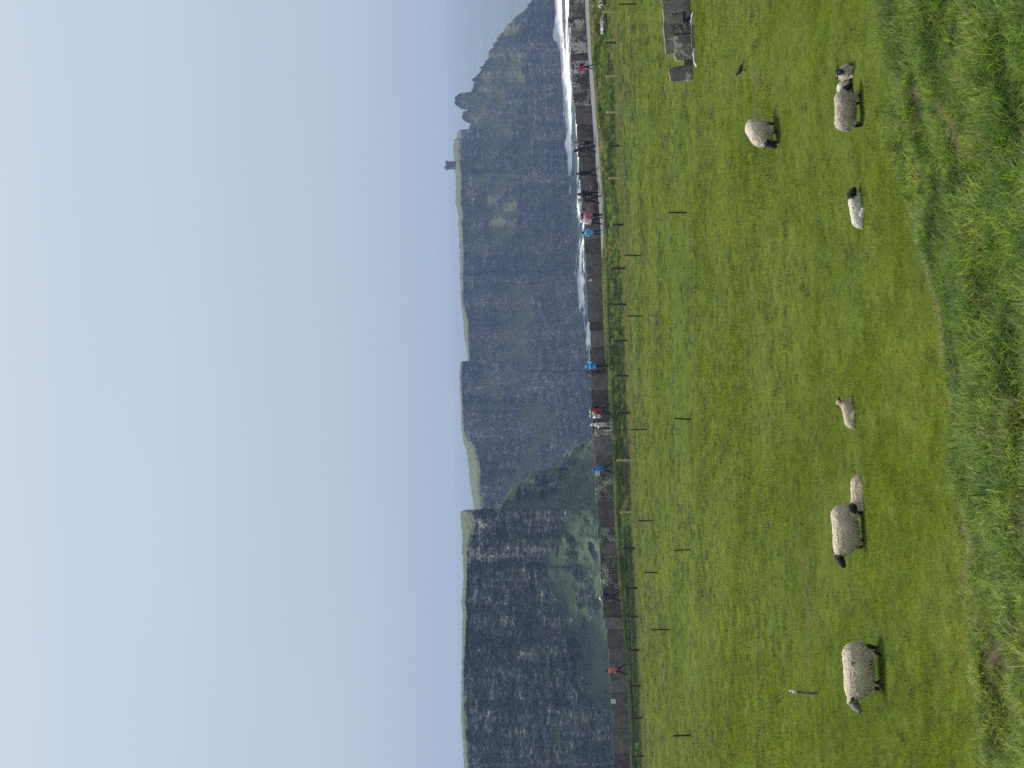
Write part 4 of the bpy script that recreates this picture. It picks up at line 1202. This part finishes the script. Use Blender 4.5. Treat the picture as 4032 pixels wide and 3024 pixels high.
# ------------------------------------------------------------------ people
def hand_mesh():
    pr = [E_((0, 0, -0.045), (0.016, 0.040, 0.05), 'h', 0.012)]
    for k, (yy, L) in enumerate([(0.029, 0.062), (0.010, 0.072), (-0.010, 0.067), (-0.028, 0.052)]):
        a = (0.0, yy, -0.085); b = (0.012, yy * 1.1, -0.085 - L * 0.5); c = (0.034, yy * 1.1, -0.085 - L * 0.88)
        pr += [C_(a, b, 0.0095, 0.009, 'h', 0.004), C_(b, c, 0.009, 0.0075, 'h', 0.004)]
    pr += [C_((0.004, 0.034, -0.03), (0.022, 0.058, -0.062), 0.0125, 0.0105, 'h', 0.008), C_((0.022, 0.058, -0.062), (0.034, 0.060, -0.092), 0.0105, 0.0085, 'h', 0.004)]
    V, Q, *_ = solid(pr, 0.0065)
    return V, Q
HAND = hand_mesh()

def person(label, pix_y, Y, facing, top, trousers, shoes=(0.03, 0.03, 0.032), hair=(0.012, 0.010, 0.010), skin=None, height=1.70, stride=0.25, arms='swing', hood=None, hat=None, coat=0.0, bulky=1.0, lean=0.0, bag=None, bag_label=None, x_off=0.0, hairlong=False, front=None):
    """facing: heading in degrees, 0 = towards +X (to the right), 90 = away from the camera, -90 = to the camera"""
    H = height / 1.70
    g = at(2350, pix_y, Y)
    gx = g.x; gz = float(ground(gx, Y)) + 0.012
    root = empty('person', (gx, Y, gz), R_(facing))
    tag(root, label, 'person', 'walkers on the cliff path')
    root.scale = (H,) * 3
    sw = stride
    hipz, shz = 0.90, 1.40
    L = lambda z: lean * (z - 0.9)          # forward lean of the trunk
    body = [E_((0, 0, 0.93), (0.115, 0.165, 0.12), 'top', 0.05), C_((L(1.0), 0, 1.00), (L(1.3), 0, 1.30), 0.125, 0.135, 'top', 0.06),
            E_((L(1.32), 0, 1.32), (0.115, 0.19, 0.12), 'top', 0.05),
            C_((L(1.42), 0, 1.42), (L(1.5) + 0.01, 0, 1.52), 0.055, 0.052, 'skin', 0.03),
            E_((L(1.6) + 0.02, 0, 1.595), (0.098, 0.076, 0.115), 'skin', 0.02),
            E_((L(1.55) + 0.045, 0, 1.545), (0.062, 0.055, 0.055), 'skin', 0.02),
            C_((L(1.6) + 0.11, 0, 1.60), (L(1.6) + 0.125, 0, 1.575), 0.010, 0.015, 'skin', 0.01)]
    for s in (-1, 1):
        body += [E_((L(1.6) + 0.005, s * 0.077, 1.585), (0.022, 0.012, 0.03), 'skin', 0.008)]
        f = sw * s
        knee = (0.42 * math.sin(f) + 0.02, s * 0.095, hipz - 0.42 * math.cos(f))
        back = 0.5 * max(0, -f) + 0.04
        ank = (knee[0] + 0.42 * math.sin(f - back), s * 0.095, knee[2] - 0.41 * math.cos(f - back))
        dz = 0.0
        body += [C_((0, s * 0.09, hipz), knee, 0.098, 0.062, 'leg', 0.03), C_(knee, ank, 0.062, 0.042, 'leg', 0.02),
                 C_((ank[0] - 0.03, ank[1], max(0.045, ank[2] - 0.045)), (ank[0] + 0.13, ank[1] * 1.1, max(0.035, ank[2] - 0.06)), 0.046, 0.036, 'shoe', 0.02)]
    jack = [C_((L(0.88 - coat), 0, 0.90 - coat), (L(1.3), 0, 1.30), 0.155 * bulky, 0.160 * bulky, 'j', 0.06), E_((L(1.3), 0, 1.30), (0.145 * bulky, 0.215 * bulky, 0.155), 'j', 0.06),
            C_((L(1.42), 0, 1.43), (L(1.47), 0, 1.47), 0.075, 0.07, 'j', 0.03), E_((L(1.0 - coat / 2), 0, 0.98 - coat / 2), (0.16 * bulky, 0.195 * bulky, 0.15 + coat / 2), 'j', 0.06)]
    hands = []
    for s in (-1, 1):
        sh = np.array((L(1.38), s * 0.185 * (0.9 + 0.1 * bulky), 1.385))
        if arms == 'raise':      # holding a phone up in front of the face
            el = sh + (0.20, s * 0.05, -0.17); wr = np.array((0.36 + L(1.5), s * 0.07, 1.47))
        elif arms == 'pocket':
            el = sh + (-0.06, s * 0.08, -0.27); wr = np.array((0.12, s * 0.17, 0.96))
        elif arms == 'front':
            el = sh + (0.02, s * 0.06, -0.28); wr = np.array((0.26, s * 0.09, 1.10))
        else:
            a = -sw * s * 0.9
            el = sh + (0.28 * math.sin(a) - 0.02, s * 0.05, -0.28 * math.cos(a)); wr = el + np.array((0.25 * math.sin(a + 0.3), 0, -0.25 * math.cos(a + 0.3)))
        body += [C_(tuple(sh), tuple(el), 0.052, 0.042, 'top', 0.03), C_(tuple(el), tuple(wr), 0.040, 0.030, 'skin', 0.02)]
        jack += [C_(tuple(sh), tuple(el), 0.078 * bulky, 0.066 * bulky, 'j', 0.04), C_(tuple(el), tuple(wr), 0.064 * bulky, 0.050 * bulky, 'j', 0.02)]
        hands.append((el, wr, s))
    V, Q, gi, groups, cen = solid(body, 0.0165, order=['top', 'skin', 'leg', 'shoe'])
    sk = M['skin'] if skin is None else cloth('skin%d' % int(skin[0] * 100), skin, 0.6)
    key = lambda n, c: cloth('%s_%02d%02d%02d' % (n, int(c[0] * 99), int(c[1] * 99), int(c[2] * 99)), c)
    mats = {'top': key('shirt', tuple(x * 0.9 for x in top)), 'skin': sk, 'leg': key('trousers', trousers), 'shoe': key('shoe', shoes)}
    # the hands: palm, four fingers and thumb, at the ends of the wrists
    hv, hq = HAND
    allV, allQ, allg = [V], [Q], [gi]; n = len(V)
    for el, wr, s in hands:
        d = Vector(tuple(wr - el)).normalized()
        z = -d; y = Vector((0, -s, 0)) if arms != 'raise' else Vector((0.3, -s, 0))
        if arms == 'swing' or arms == 'pocket': y = Vector((1, 0, 0))
        y = (y - z * y.dot(z)).normalized(); x = y.cross(z)
        if x.y * s > 0: x = -x
        Rm = np.array([[x[k], y[k], z[k]] for k in range(3)])
        w_ = hv @ Rm.T + wr
        q = hq if np.linalg.det(Rm) > 0 else hq[:, ::-1]
        allV.append(w_); allQ.append(q + n); allg.append(np.full(len(q), groups.index('skin'))); n += len(w_)
    mesh_obj('body', np.concatenate(allV), np.concatenate(allQ), [mats[g_] for g_ in groups], root, True, np.concatenate(allg))
    folds = lambda G: (0.012 * vnoise(G[:, 0] * 9, G[:, 1] * 9, G[:, 2] * 14) + 0.006 * vnoise(G[:, 0] * 22, G[:, 1] * 22, G[:, 2] * 22)).astype(np.float32)
    hem = 0.80 - coat
    V, Q, *_ = solid(jack, 0.018, post=folds, clip=lambda G: hem - G[..., 2])
    mesh_obj('jacket', V, Q, key('jacket', top), root)
    hd = np.array((L(1.6) + 0.02, 0, 1.595))
    # dark eyes and mouth
    for s in (-1, 1):
        ev, ef = boxes([(hd[0] + 0.094, 0.030 * s, 1.605, 0.012, 0.024, 0.010)])
        mesh_obj('eye', ev, ef, M['black_glass'], root)
    ev, ef = boxes([(hd[0] + 0.088, 0, 1.528, 0.014, 0.042, 0.008)])
    mesh_obj('mouth', ev, ef, cloth('lips', (0.32, 0.13, 0.11)), root)
    cutface = lambda G: np.minimum(np.maximum(G[..., 0] - (hd[0] + 0.035), -(G[..., 2] - (hd[2] + 0.075))) * 1.0, 9) 
    fclip = lambda G: np.minimum(G[..., 0] - (hd[0] + 0.045), 9) - 0.9 * np.clip(G[..., 2] - (hd[2] + 0.03), 0, 0.08)
    if hood is not None:
        pr = [E_(tuple(hd + (-0.012, 0, 0.012)), (0.135, 0.118, 0.145), 'h', 0.03), C_((L(1.45) - 0.03, 0, 1.47), tuple(hd + (-0.03, 0, -0.05)), 0.10, 0.10, 'h', 0.04)]
        V, Q, *_ = solid(pr, 0.014, clip=lambda G: G[..., 0] - (hd[0] + 0.075))
        mesh_obj('hood', V, Q, key('hood', hood), root)
    else:
        pr = [E_(tuple(hd + (-0.015, 0, 0.022)), (0.108, 0.088, 0.118), 'h', 0.03)]
        if hairlong: pr += [C_(tuple(hd + (-0.07, 0, 0)), (L(1.35) - 0.11, 0, 1.36), 0.075, 0.05, 'h', 0.04)]
        V, Q, *_ = solid(pr, 0.012, clip=fclip)
        mesh_obj('hair', V, Q, key('hair', hair), root)
    if hat is not None:
        pr = [E_(tuple(hd + (-0.005, 0, 0.06)), (0.115, 0.098, 0.085), 'h', 0.02), E_(tuple(hd + (0.12, 0, 0.045)), (0.075, 0.07, 0.012), 'h', 0.02)]
        V, Q, *_ = solid(pr, 0.010, clip=lambda G: (hd[2] + 0.03) - G[..., 2])
        mesh_obj('cap', V, Q, key('cap', hat), root)
    if bag is not None:
        pr = [E_((L(1.25) - 0.24, 0, 1.22), (0.10, 0.15, 0.23), 'b', 0.04), E_((L(1.15) - 0.29, 0, 1.12), (0.07, 0.11, 0.11), 'b', 0.04)]
        V, Q, *_ = solid(pr, 0.016)
        br = empty('backpack', root.location, R_(facing)); br.scale = root.scale
        tag(br, bag_label, 'backpack')
        mesh_obj('pack', V, Q, key('pack', bag), br)
        for s in (-1, 1):
            v, f = tube_vf([(L(1.4) - 0.17, s * 0.10, 1.42), (L(1.46), s * 0.115, 1.475), (L(1.4) + 0.15, s * 0.12, 1.38), (L(1.2) + 0.13, s * 0.16, 1.18), (L(1.1) - 0.12, s * 0.17, 1.08)], [0.016] * 5, 5)
            mesh_obj('strap', v, f, key('pack', bag), br)
    return root

DKN = (0.014, 0.016, 0.026); BLK = (0.010, 0.010, 0.012)
person('person in a salmon red jacket and black trousers walking past the wall', 2640, 111.6, 178, (0.62, 0.14, 0.14), BLK, stride=0.42, lean=0.10)
person('person in a white cap and dark jacket walking with a backpack', 2352, 111.6, 182, (0.055, 0.052, 0.10), DKN, stride=0.36, hat=(0.80, 0.78, 0.74), lean=0.08, bag=BLK, bag_label='black backpack worn by the white-capped walker')
person('hooded person in a bright blue jacket striding beside the square sign', 1845, 111.4, 150, (0.055, 0.16, 0.52), DKN, stride=0.40, hood=(0.05, 0.14, 0.46), lean=0.12)
person('person in a beige coat and pale trousers at the end of the group', 1702, 110.8, 100, (0.30, 0.27, 0.235), (0.62, 0.60, 0.56), hair=(0.10, 0.075, 0.06), stride=0.28, coat=0.08, arms='pocket')
person('person in a long white hooded coat within the group', 1672, 110.9, 170, (0.66, 0.64, 0.57), (0.55, 0.52, 0.45), hood=(0.66, 0.64, 0.57), coat=0.30, stride=0.15, arms='front', shoes=(0.5, 0.45, 0.4))
person('person in a pale grey jacket raising a phone in the group', 1638, 111.1, 40, (0.58, 0.58, 0.55), (0.13, 0.12, 0.11), hood=None, hat=(0.60, 0.60, 0.58), arms='raise', stride=0.12)
person('person in a crimson jacket with dark trousers in the group', 1612, 111.0, 175, (0.50, 0.018, 0.075), DKN, hat=(0.62, 0.62, 0.60), stride=0.40, lean=0.22, bag=BLK, bag_label='black backpack worn over the crimson jacket')
person('person in a sky blue jacket photographing over the wall', 1442, 111.9, 20, (0.045, 0.36, 0.80), DKN, hood=(0.045, 0.36, 0.80), arms='raise', stride=0.06, bulky=1.05)
person('dark-haired person in brown beside the sky blue photographer', 1466, 112.1, 120, (0.085, 0.075, 0.068), (0.04, 0.038, 0.036), arms='raise', stride=0.05, height=1.6)
person('person in a baggy light blue jacket and white shoes', 915, 110.9, 95, (0.13, 0.42, 0.76), DKN, shoes=(0.75, 0.75, 0.75), bulky=1.08, stride=0.34, arms='pocket', hair=(0.035, 0.028, 0.022), height=1.66, coat=0.06)
person('person in a white hooded top walking between pink and light blue jackets', 870, 111.0, 120, (0.78, 0.77, 0.76), BLK, hood=(0.80, 0.80, 0.82), stride=0.3, arms='pocket', bulky=1.05)
person('person in a puffy dusty pink jacket and dark trousers', 846, 110.7, 70, (0.50, 0.15, 0.20), DKN, hair=(0.02, 0.016, 0.016), stride=0.28, bulky=1.05, coat=0.05, arms='swing', height=1.68)
person('person in a brown padded jacket, black leggings and red shoes', 786, 110.8, -60, (0.060, 0.046, 0.042), BLK, shoes=(0.42, 0.07, 0.06), stride=0.36, bulky=1.15, hair=(0.04, 0.03, 0.025), arms='front')
person('person in a navy jacket with a black hood around the face', 764, 111.6, -80, (0.022, 0.026, 0.042), BLK, hood=(0.008, 0.008, 0.010), stride=0.15, shoes=(0.35, 0.3, 0.3))
person('person all in black walking near the propped flagstone', 680, 111.7, 190, (0.012, 0.013, 0.020), BLK, hair=(0.012, 0.01, 0.01), stride=0.36, lean=0.12, shoes=(0.10, 0.09, 0.09), arms='front')
person('dark grey hooded person leaning forward next to the grey jacket', 586, 111.8, 175, (0.030, 0.032, 0.042), DKN, hood=(0.012, 0.013, 0.02), stride=0.25, lean=0.20, bulky=1.1)
person('person in a mid grey jacket, black trousers and white shoes', 561, 111.9, -120, (0.14, 0.145, 0.15), BLK, shoes=(0.62, 0.58, 0.56), hair=(0.03, 0.022, 0.018), hairlong=True, stride=0.30)
person('person in a magenta jacket behind the verge by the pale slabs', 263, 109.2, 172, (0.58, 0.035, 0.25), BLK, hair=(0.015, 0.01, 0.012), stride=0.2, lean=0.25, height=1.4, bag=(0.012, 0.010, 0.016), bag_label='dark backpack worn over the magenta jacket')

# ------------------------------------------------------------------ grass
def tuft(name, blades, h, spread, width, droop, mat, seed, segs=3, upright=0.35):
    r = np.random.default_rng(seed)
    V, Fc = [], []
    for b in range(blades):
        a = r.uniform(0, 2 * math.pi); rad = spread * math.sqrt(r.random())
        bx, by = rad * math.cos(a), rad * math.sin(a)
        dir_ = a + r.normal(0, 0.9); L = h * r.uniform(0.55, 1.15); tilt = r.uniform(0.05, upright); dr = droop * r.uniform(0.5, 1.4)
        w = width * r.uniform(0.7, 1.3); fa = r.uniform(0, math.pi)
        px, pz = 0.0, -0.02; th = tilt; n0 = len(V)
        for k in range(segs + 1):
            t = k / segs; ww = w * (1 - t ** 1.6) * 0.5 + (0.0004 if k == segs else 0)
            cx, cy = bx + px * math.cos(dir_), by + px * math.sin(dir_)
            wx, wy = math.cos(dir_ + math.pi / 2 + 0.5 * math.sin(fa)) * ww, math.sin(dir_ + math.pi / 2 + 0.5 * math.sin(fa)) * ww
            if k < segs: V += [(cx - wx, cy - wy, pz), (cx + wx, cy + wy, pz)]
            else: V += [(cx, cy, pz)]
            px += L / segs * math.sin(th); pz += L / segs * math.cos(th); th += dr / segs
        for k in range(segs - 1):
            q = n0 + 2 * k; Fc.append((q, q + 1, q + 3, q + 2))
        q = n0 + 2 * (segs - 1); Fc.append((q, q + 1, q + 2))
    me = bpy.data.meshes.new(name)
    me.from_pydata(V, [], Fc); me.materials.append(mat); me.update()
    me.polygons.foreach_set('use_smooth', np.ones(len(me.polygons), bool))
    return bpy.data.objects.new(name, me)

def tuft_set(name, specs):
    c = bpy.data.collections.new(name)
    for k, s in enumerate(specs):
        c.objects.link(tuft('%s_%02d' % (name, k), *s))
    return c

def scatter(name, pts, scl, zs, coll, label, cat, weights=None):
    n = len(pts)
    me = bpy.data.meshes.new(name)
    me.vertices.add(n); me.vertices.foreach_set('co', np.asarray(pts, np.float32).ravel())
    rot = np.zeros((n, 3), np.float32); rot[:, 2] = rng.random(n) * 6.283; rot[:, 0] = rng.normal(0, 0.08, n); rot[:, 1] = rng.normal(0, 0.08, n)
    sc = np.stack([scl, scl, scl * zs], 1).astype(np.float32)
    k = len(coll.objects)
    idx = rng.choice(k, n, p=weights).astype(np.int32)
    for an, ty, dat in (('rot', 'FLOAT_VECTOR', rot), ('scl', 'FLOAT_VECTOR', sc)):
        a = me.attributes.new(an, ty, 'POINT'); a.data.foreach_set('vector', dat.ravel())
    a = me.attributes.new('pick', 'INT', 'POINT'); a.data.foreach_set('value', idx)
    o = bpy.data.objects.new(name, me); COL.objects.link(o)
    ng = bpy.data.node_groups.new(name + ' scatter', 'GeometryNodeTree')
    ng.interface.new_socket('Geometry', in_out='INPUT', socket_type='NodeSocketGeometry')
    ng.interface.new_socket('Geometry', in_out='OUTPUT', socket_type='NodeSocketGeometry')
    N = ng.nodes
    gi, go = N.new('NodeGroupInput'), N.new('NodeGroupOutput')
    ci = N.new('GeometryNodeCollectionInfo'); ci.inputs['Collection'].default_value = coll; ci.inputs['Separate Children'].default_value = True; ci.inputs['Reset Children'].default_value = True
    ip = N.new('GeometryNodeInstanceOnPoints'); ip.inputs['Pick Instance'].default_value = True
    def attr(nm, ty):
        x = N.new('GeometryNodeInputNamedAttribute'); x.data_type = ty; x.inputs['Name'].default_value = nm
        return [s for s in x.outputs if s.enabled][0] if True else None
    ar, as_, ap = attr('rot', 'FLOAT_VECTOR'), attr('scl', 'FLOAT_VECTOR'), attr('pick', 'INT')
    e2r = N.new('FunctionNodeEulerToRotation')
    lk = ng.links
    lk.new(gi.outputs[0], ip.inputs['Points']); lk.new(ci.outputs[0], ip.inputs['Instance'])
    lk.new(ap, ip.inputs['Instance Index']); lk.new(ar, e2r.inputs[0]); lk.new(e2r.outputs[0], ip.inputs['Rotation']); lk.new(as_, ip.inputs['Scale'])
    lk.new(ip.outputs[0], go.inputs[0])
    md = o.modifiers.new('scatter', 'NODES'); md.node_group = ng
    tag(o, label, cat, kind='stuff')
    return o

def in_view(X, Y, m=1.12):
    return np.abs(X) < (0.272 * Y * m + 0.8)

def sprinkle(y0, y1, dens, keep=None):
    """random points over the visible part of the land between two distances"""
    wmax = 0.272 * y1 * 1.12 + 0.8
    n = int((y1 - y0) * 2 * wmax * dens)
    X, Y = rng.uniform(-wmax, wmax, n), rng.uniform(y0, y1, n)
    k = in_view(X, Y)
    X, Y = X[k], Y[k]
    if keep is not None:
        k = rng.random(len(X)) < keep(X, Y); X, Y = X[k], Y[k]
    return X, Y
def edge_s(X, Y):
    return edge_y(X) - Y

GRASS_FIELD = tuft_set('pasture_tuft', [(16, 0.075, 0.10, 0.006, 0.9, M['field_blade'], 11 + k, 2, 0.6) for k in range(5)])
GRASS_FAR = tuft_set('pasture_far_tuft', [(14, 0.085, 0.17, 0.013, 0.8, M['field_blade'], 31 + k, 2, 0.6) for k in range(4)])
field_keep = lambda X, Y: (edge_s(X, Y) < 0.3) * (1 - 0.75 * dirt_at(X, Y)) * (0.50 + 0.50 * sstep(-0.45, 0.05, fbm(X * 1.1, Y * 1.6, 0.3, 3)))
pts, sc_l, zs_l = [], [], []
for (y0, y1, dn_) in [(18, 27, 340), (27, 38, 240)]:
    X, Y = sprinkle(y0, y1, dn_, field_keep)
    pts.append(np.stack([X, Y, ground(X, Y)], 1)); sc_l.append(rng.uniform(0.6, 1.25, len(X))); zs_l.append(rng.uniform(0.5, 1.3, len(X)) * (0.6 + 0.7 * sstep(-0.4, 0.6, fbm(X * 0.5, Y * 0.5, 2.3, 3))))
scatter('near_pasture_grass', np.concatenate(pts), np.concatenate(sc_l), np.concatenate(zs_l), GRASS_FIELD, 'short grazed grass covering the near pasture', 'grass')
pts, sc_l, zs_l = [], [], []
for (y0, y1, dn_) in [(38, 58, 95), (58, 101, 40)]:
    X, Y = sprinkle(y0, y1, dn_, field_keep)
    pts.append(np.stack([X, Y, ground(X, Y)], 1)); sc_l.append(rng.uniform(0.6, 1.3, len(X))); zs_l.append(rng.uniform(0.5, 1.3, len(X)) * (0.6 + 0.7 * sstep(-0.4, 0.6, fbm(X * 0.3, Y * 0.3, 2.3, 3))))
scatter('far_pasture_grass', np.concatenate(pts), np.concatenate(sc_l), np.concatenate(zs_l), GRASS_FAR, 'short grass of the far pasture down to the fence', 'grass')

DARK = tuft_set('rank_tuft', [(18, 0.13, 0.11, 0.010, 1.1, M['rank_blade'], 141 + k, 3, 0.8) for k in range(3)])
X, Y = sprinkle(19, 100, 7.0, lambda X, Y: (edge_s(X, Y) < -0.2) * (0.15 + 0.85 * sstep(-0.4, 0.5, fbm(X * 0.35, Y * 0.35, 4.7, 4))))
scatter('rank_tufts', np.stack([X, Y, ground(X, Y)], 1), rng.uniform(0.3, 1.0, len(X)) ** 1.5 * 1.5 * (0.7 + 0.011 * Y), rng.uniform(0.5, 1.0, len(X)), DARK, 'small dark rank tufts dotted over the pasture', 'grass')
BANK = tuft_set('bank_tuft', [(22, 0.25, 0.11, 0.016, 1.3, M['bank_blade'], 51 + k, 4, 0.7) for k in range(4)] + [(10, 0.42, 0.09, 0.015, 1.8, M['bank_blade'], 61 + k, 5, 0.8) for k in range(3)] + [(22, 0.15, 0.14, 0.016, 1.1, M['bank_blade'], 71 + k, 3, 0.8) for k in range(2)] + [(10, 0.30, 0.09, 0.010, 1.0, M['dry_blade'], 81 + k, 3, 0.9) for k in range(2)])
X, Y = sprinkle(11.5, 30, 230, lambda X, Y: (edge_s(X, Y) > -0.05) * (0.30 + 0.70 * sstep(-0.40, 0.10, fbm(X * 1.25, Y * 1.25, 6.3, 3))) * (1 - 0.75 * sstep(0.74, 0.95, dirt_at(X, Y))))
s_ = edge_s(X, Y)
scl = rng.uniform(0.55, 1.15, len(X)) * (0.55 + 0.45 * sstep(0, 1.6, s_)) * (0.7 + 0.45 * sstep(-0.4, 0.6, fbm(X * 0.6, Y * 0.6, 8.8, 3)))
scatter('bank_grass', np.stack([X, Y, ground(X, Y)], 1), scl, rng.uniform(0.7, 1.1, len(X)), BANK, 'long coarse grass growing over the bank in the foreground', 'grass', np.array([.14, .13, .12, .12, .08, .08, .07, .07, .07, .06, .06]))
# dead, flattened stems where the bank meets the pasture
X, Y = sprinkle(17, 30, 190, lambda X, Y: sstep(-0.5, 0.1, edge_s(X, Y)) * sstep(1.6, 0.5, edge_s(X, Y)) * sstep(-0.2, 0.4, vnoise(X * 1.3, Y * 1.3, 5.5) + 0.3 * sstep(3.5, 0.5, X)))
DRY = tuft_set('dry_tuft', [(14, 0.16, 0.12, 0.007, 1.6, M['dry_blade'], 91 + k, 3, 1.3) for k in range(3)])
scatter('dead_grass', np.stack([X, Y, ground(X, Y)], 1), rng.uniform(0.6, 1.3, len(X)), rng.uniform(0.5, 1.0, len(X)), DRY, 'straw coloured dead grass along the lip of the bank', 'dead grass')

VERGE = tuft_set('verge_tuft', [(16, 0.42, 0.20, 0.022, 1.1, M['verge_blade'], 111 + k, 3, 0.7) for k in range(4)])
HAY = tuft_set('hay_tuft', [(16, 0.26, 0.22, 0.020, 0.9, M['hay_blade'], 121 + k, 3, 0.6) for k in range(3)])
X, Y = sprinkle(101.2, 112.4, 44, lambda X, Y: sstep(101.2, 102.6, Y) * (0.35 + 0.65 * sstep(-0.3, 0.2, fbm(X * 0.5, Y * 0.5, 1.9, 3))) * np.where((X > 16) & (Y > 106.4), 0.0, 1.0) * np.where((X > 10.5) & (Y > 108.6), 0.0, 1.0))
scatter('verge_grass', np.stack([X, Y, ground(X, Y)], 1), rng.uniform(0.5, 1.2, len(X)) * (0.65 + 0.35 * sstep(14, -2, X)) * (1 - 0.62 * sstep(107.6, 108.8, Y)), rng.uniform(0.6, 1.1, len(X)), VERGE, 'dark rough grass of the verge between the fence and the path', 'grass')
X, Y = sprinkle(96.5, 109.6, 26, lambda X, Y: np.maximum(sstep(96.5, 98.0, Y) * sstep(102.6, 101.2, Y), 0.8 * sstep(107.6, 108.2, Y) * sstep(109.9, 109.0, Y)))
scatter('pale_verge_grass', np.stack([X, Y, ground(X, Y)], 1), rng.uniform(0.5, 1.1, len(X)), rng.uniform(0.5, 1.0, len(X)), HAY, 'pale ungrazed grass along the foot of the wooden fence', 'grass')
BRK = tuft_set('bracken_tuft', [(14, 0.34, 0.22, 0.022, 1.4, M['dry_blade'], 131 + k, 3, 1.0) for k in range(2)])
pts = []
for (px, py, n, sx) in [(2372, 60, 60, 1.3), (2368, 110, 90, 1.4), (2362, 350, 40, 0.8), (2366, 520, 40, 0.8), (2366, 590, 40, 0.7), (2372, 990, 40, 0.7), (2385, 1290, 30, 0.6), (2400, 1450, 30, 0.6), (2412, 1745, 60, 0.6), (2408, 1730, 40, 0.5)]:
    q = at(px, py, 106.3)
    X = q.x + rng.normal(0, sx * 0.7, n); Y = 105.8 + rng.normal(0, 0.5, n)
    pts.append(np.stack([X, Y, ground(X, Y)], 1))
pts = np.concatenate(pts)
scatter('dead_bracken', pts, rng.uniform(0.6, 1.1, len(pts)), rng.uniform(0.5, 0.9, len(pts)), BRK, 'brown dead bracken in patches on the verge', 'dead bracken')

# ------------------------------------------------------------------ sea haze
def haze_mat():
    m, nt, out = new_mat('sea haze')
    v = nd(nt, 'ShaderNodeVolumePrincipled')
    v.inputs['Color'].default_value = (0.37, 0.52, 0.85, 1)          # scatters blue most, as thin sea haze does
    v.inputs['Absorption Color'].default_value = (0.22, 0.165, 0.0, 1)
    v.inputs['Density'].default_value = HAZE_DENSITY
    v.inputs['Anisotropy'].default_value = 0.1
    nt.links.new(v.outputs[0], out.inputs['Volume'])
    return m
v, f = box_vf(0, 0, (SEA - 8 + 3.0) / 2, SEA_R * 2 + 60, SEA_R * 2 + 60, 3.0 - (SEA - 8))
hz = mesh_obj('haze', v, f, haze_mat(), smooth=False)
tag(hz, 'thin blue sea haze lying over the bay and cliffs', 'haze', kind='stuff')
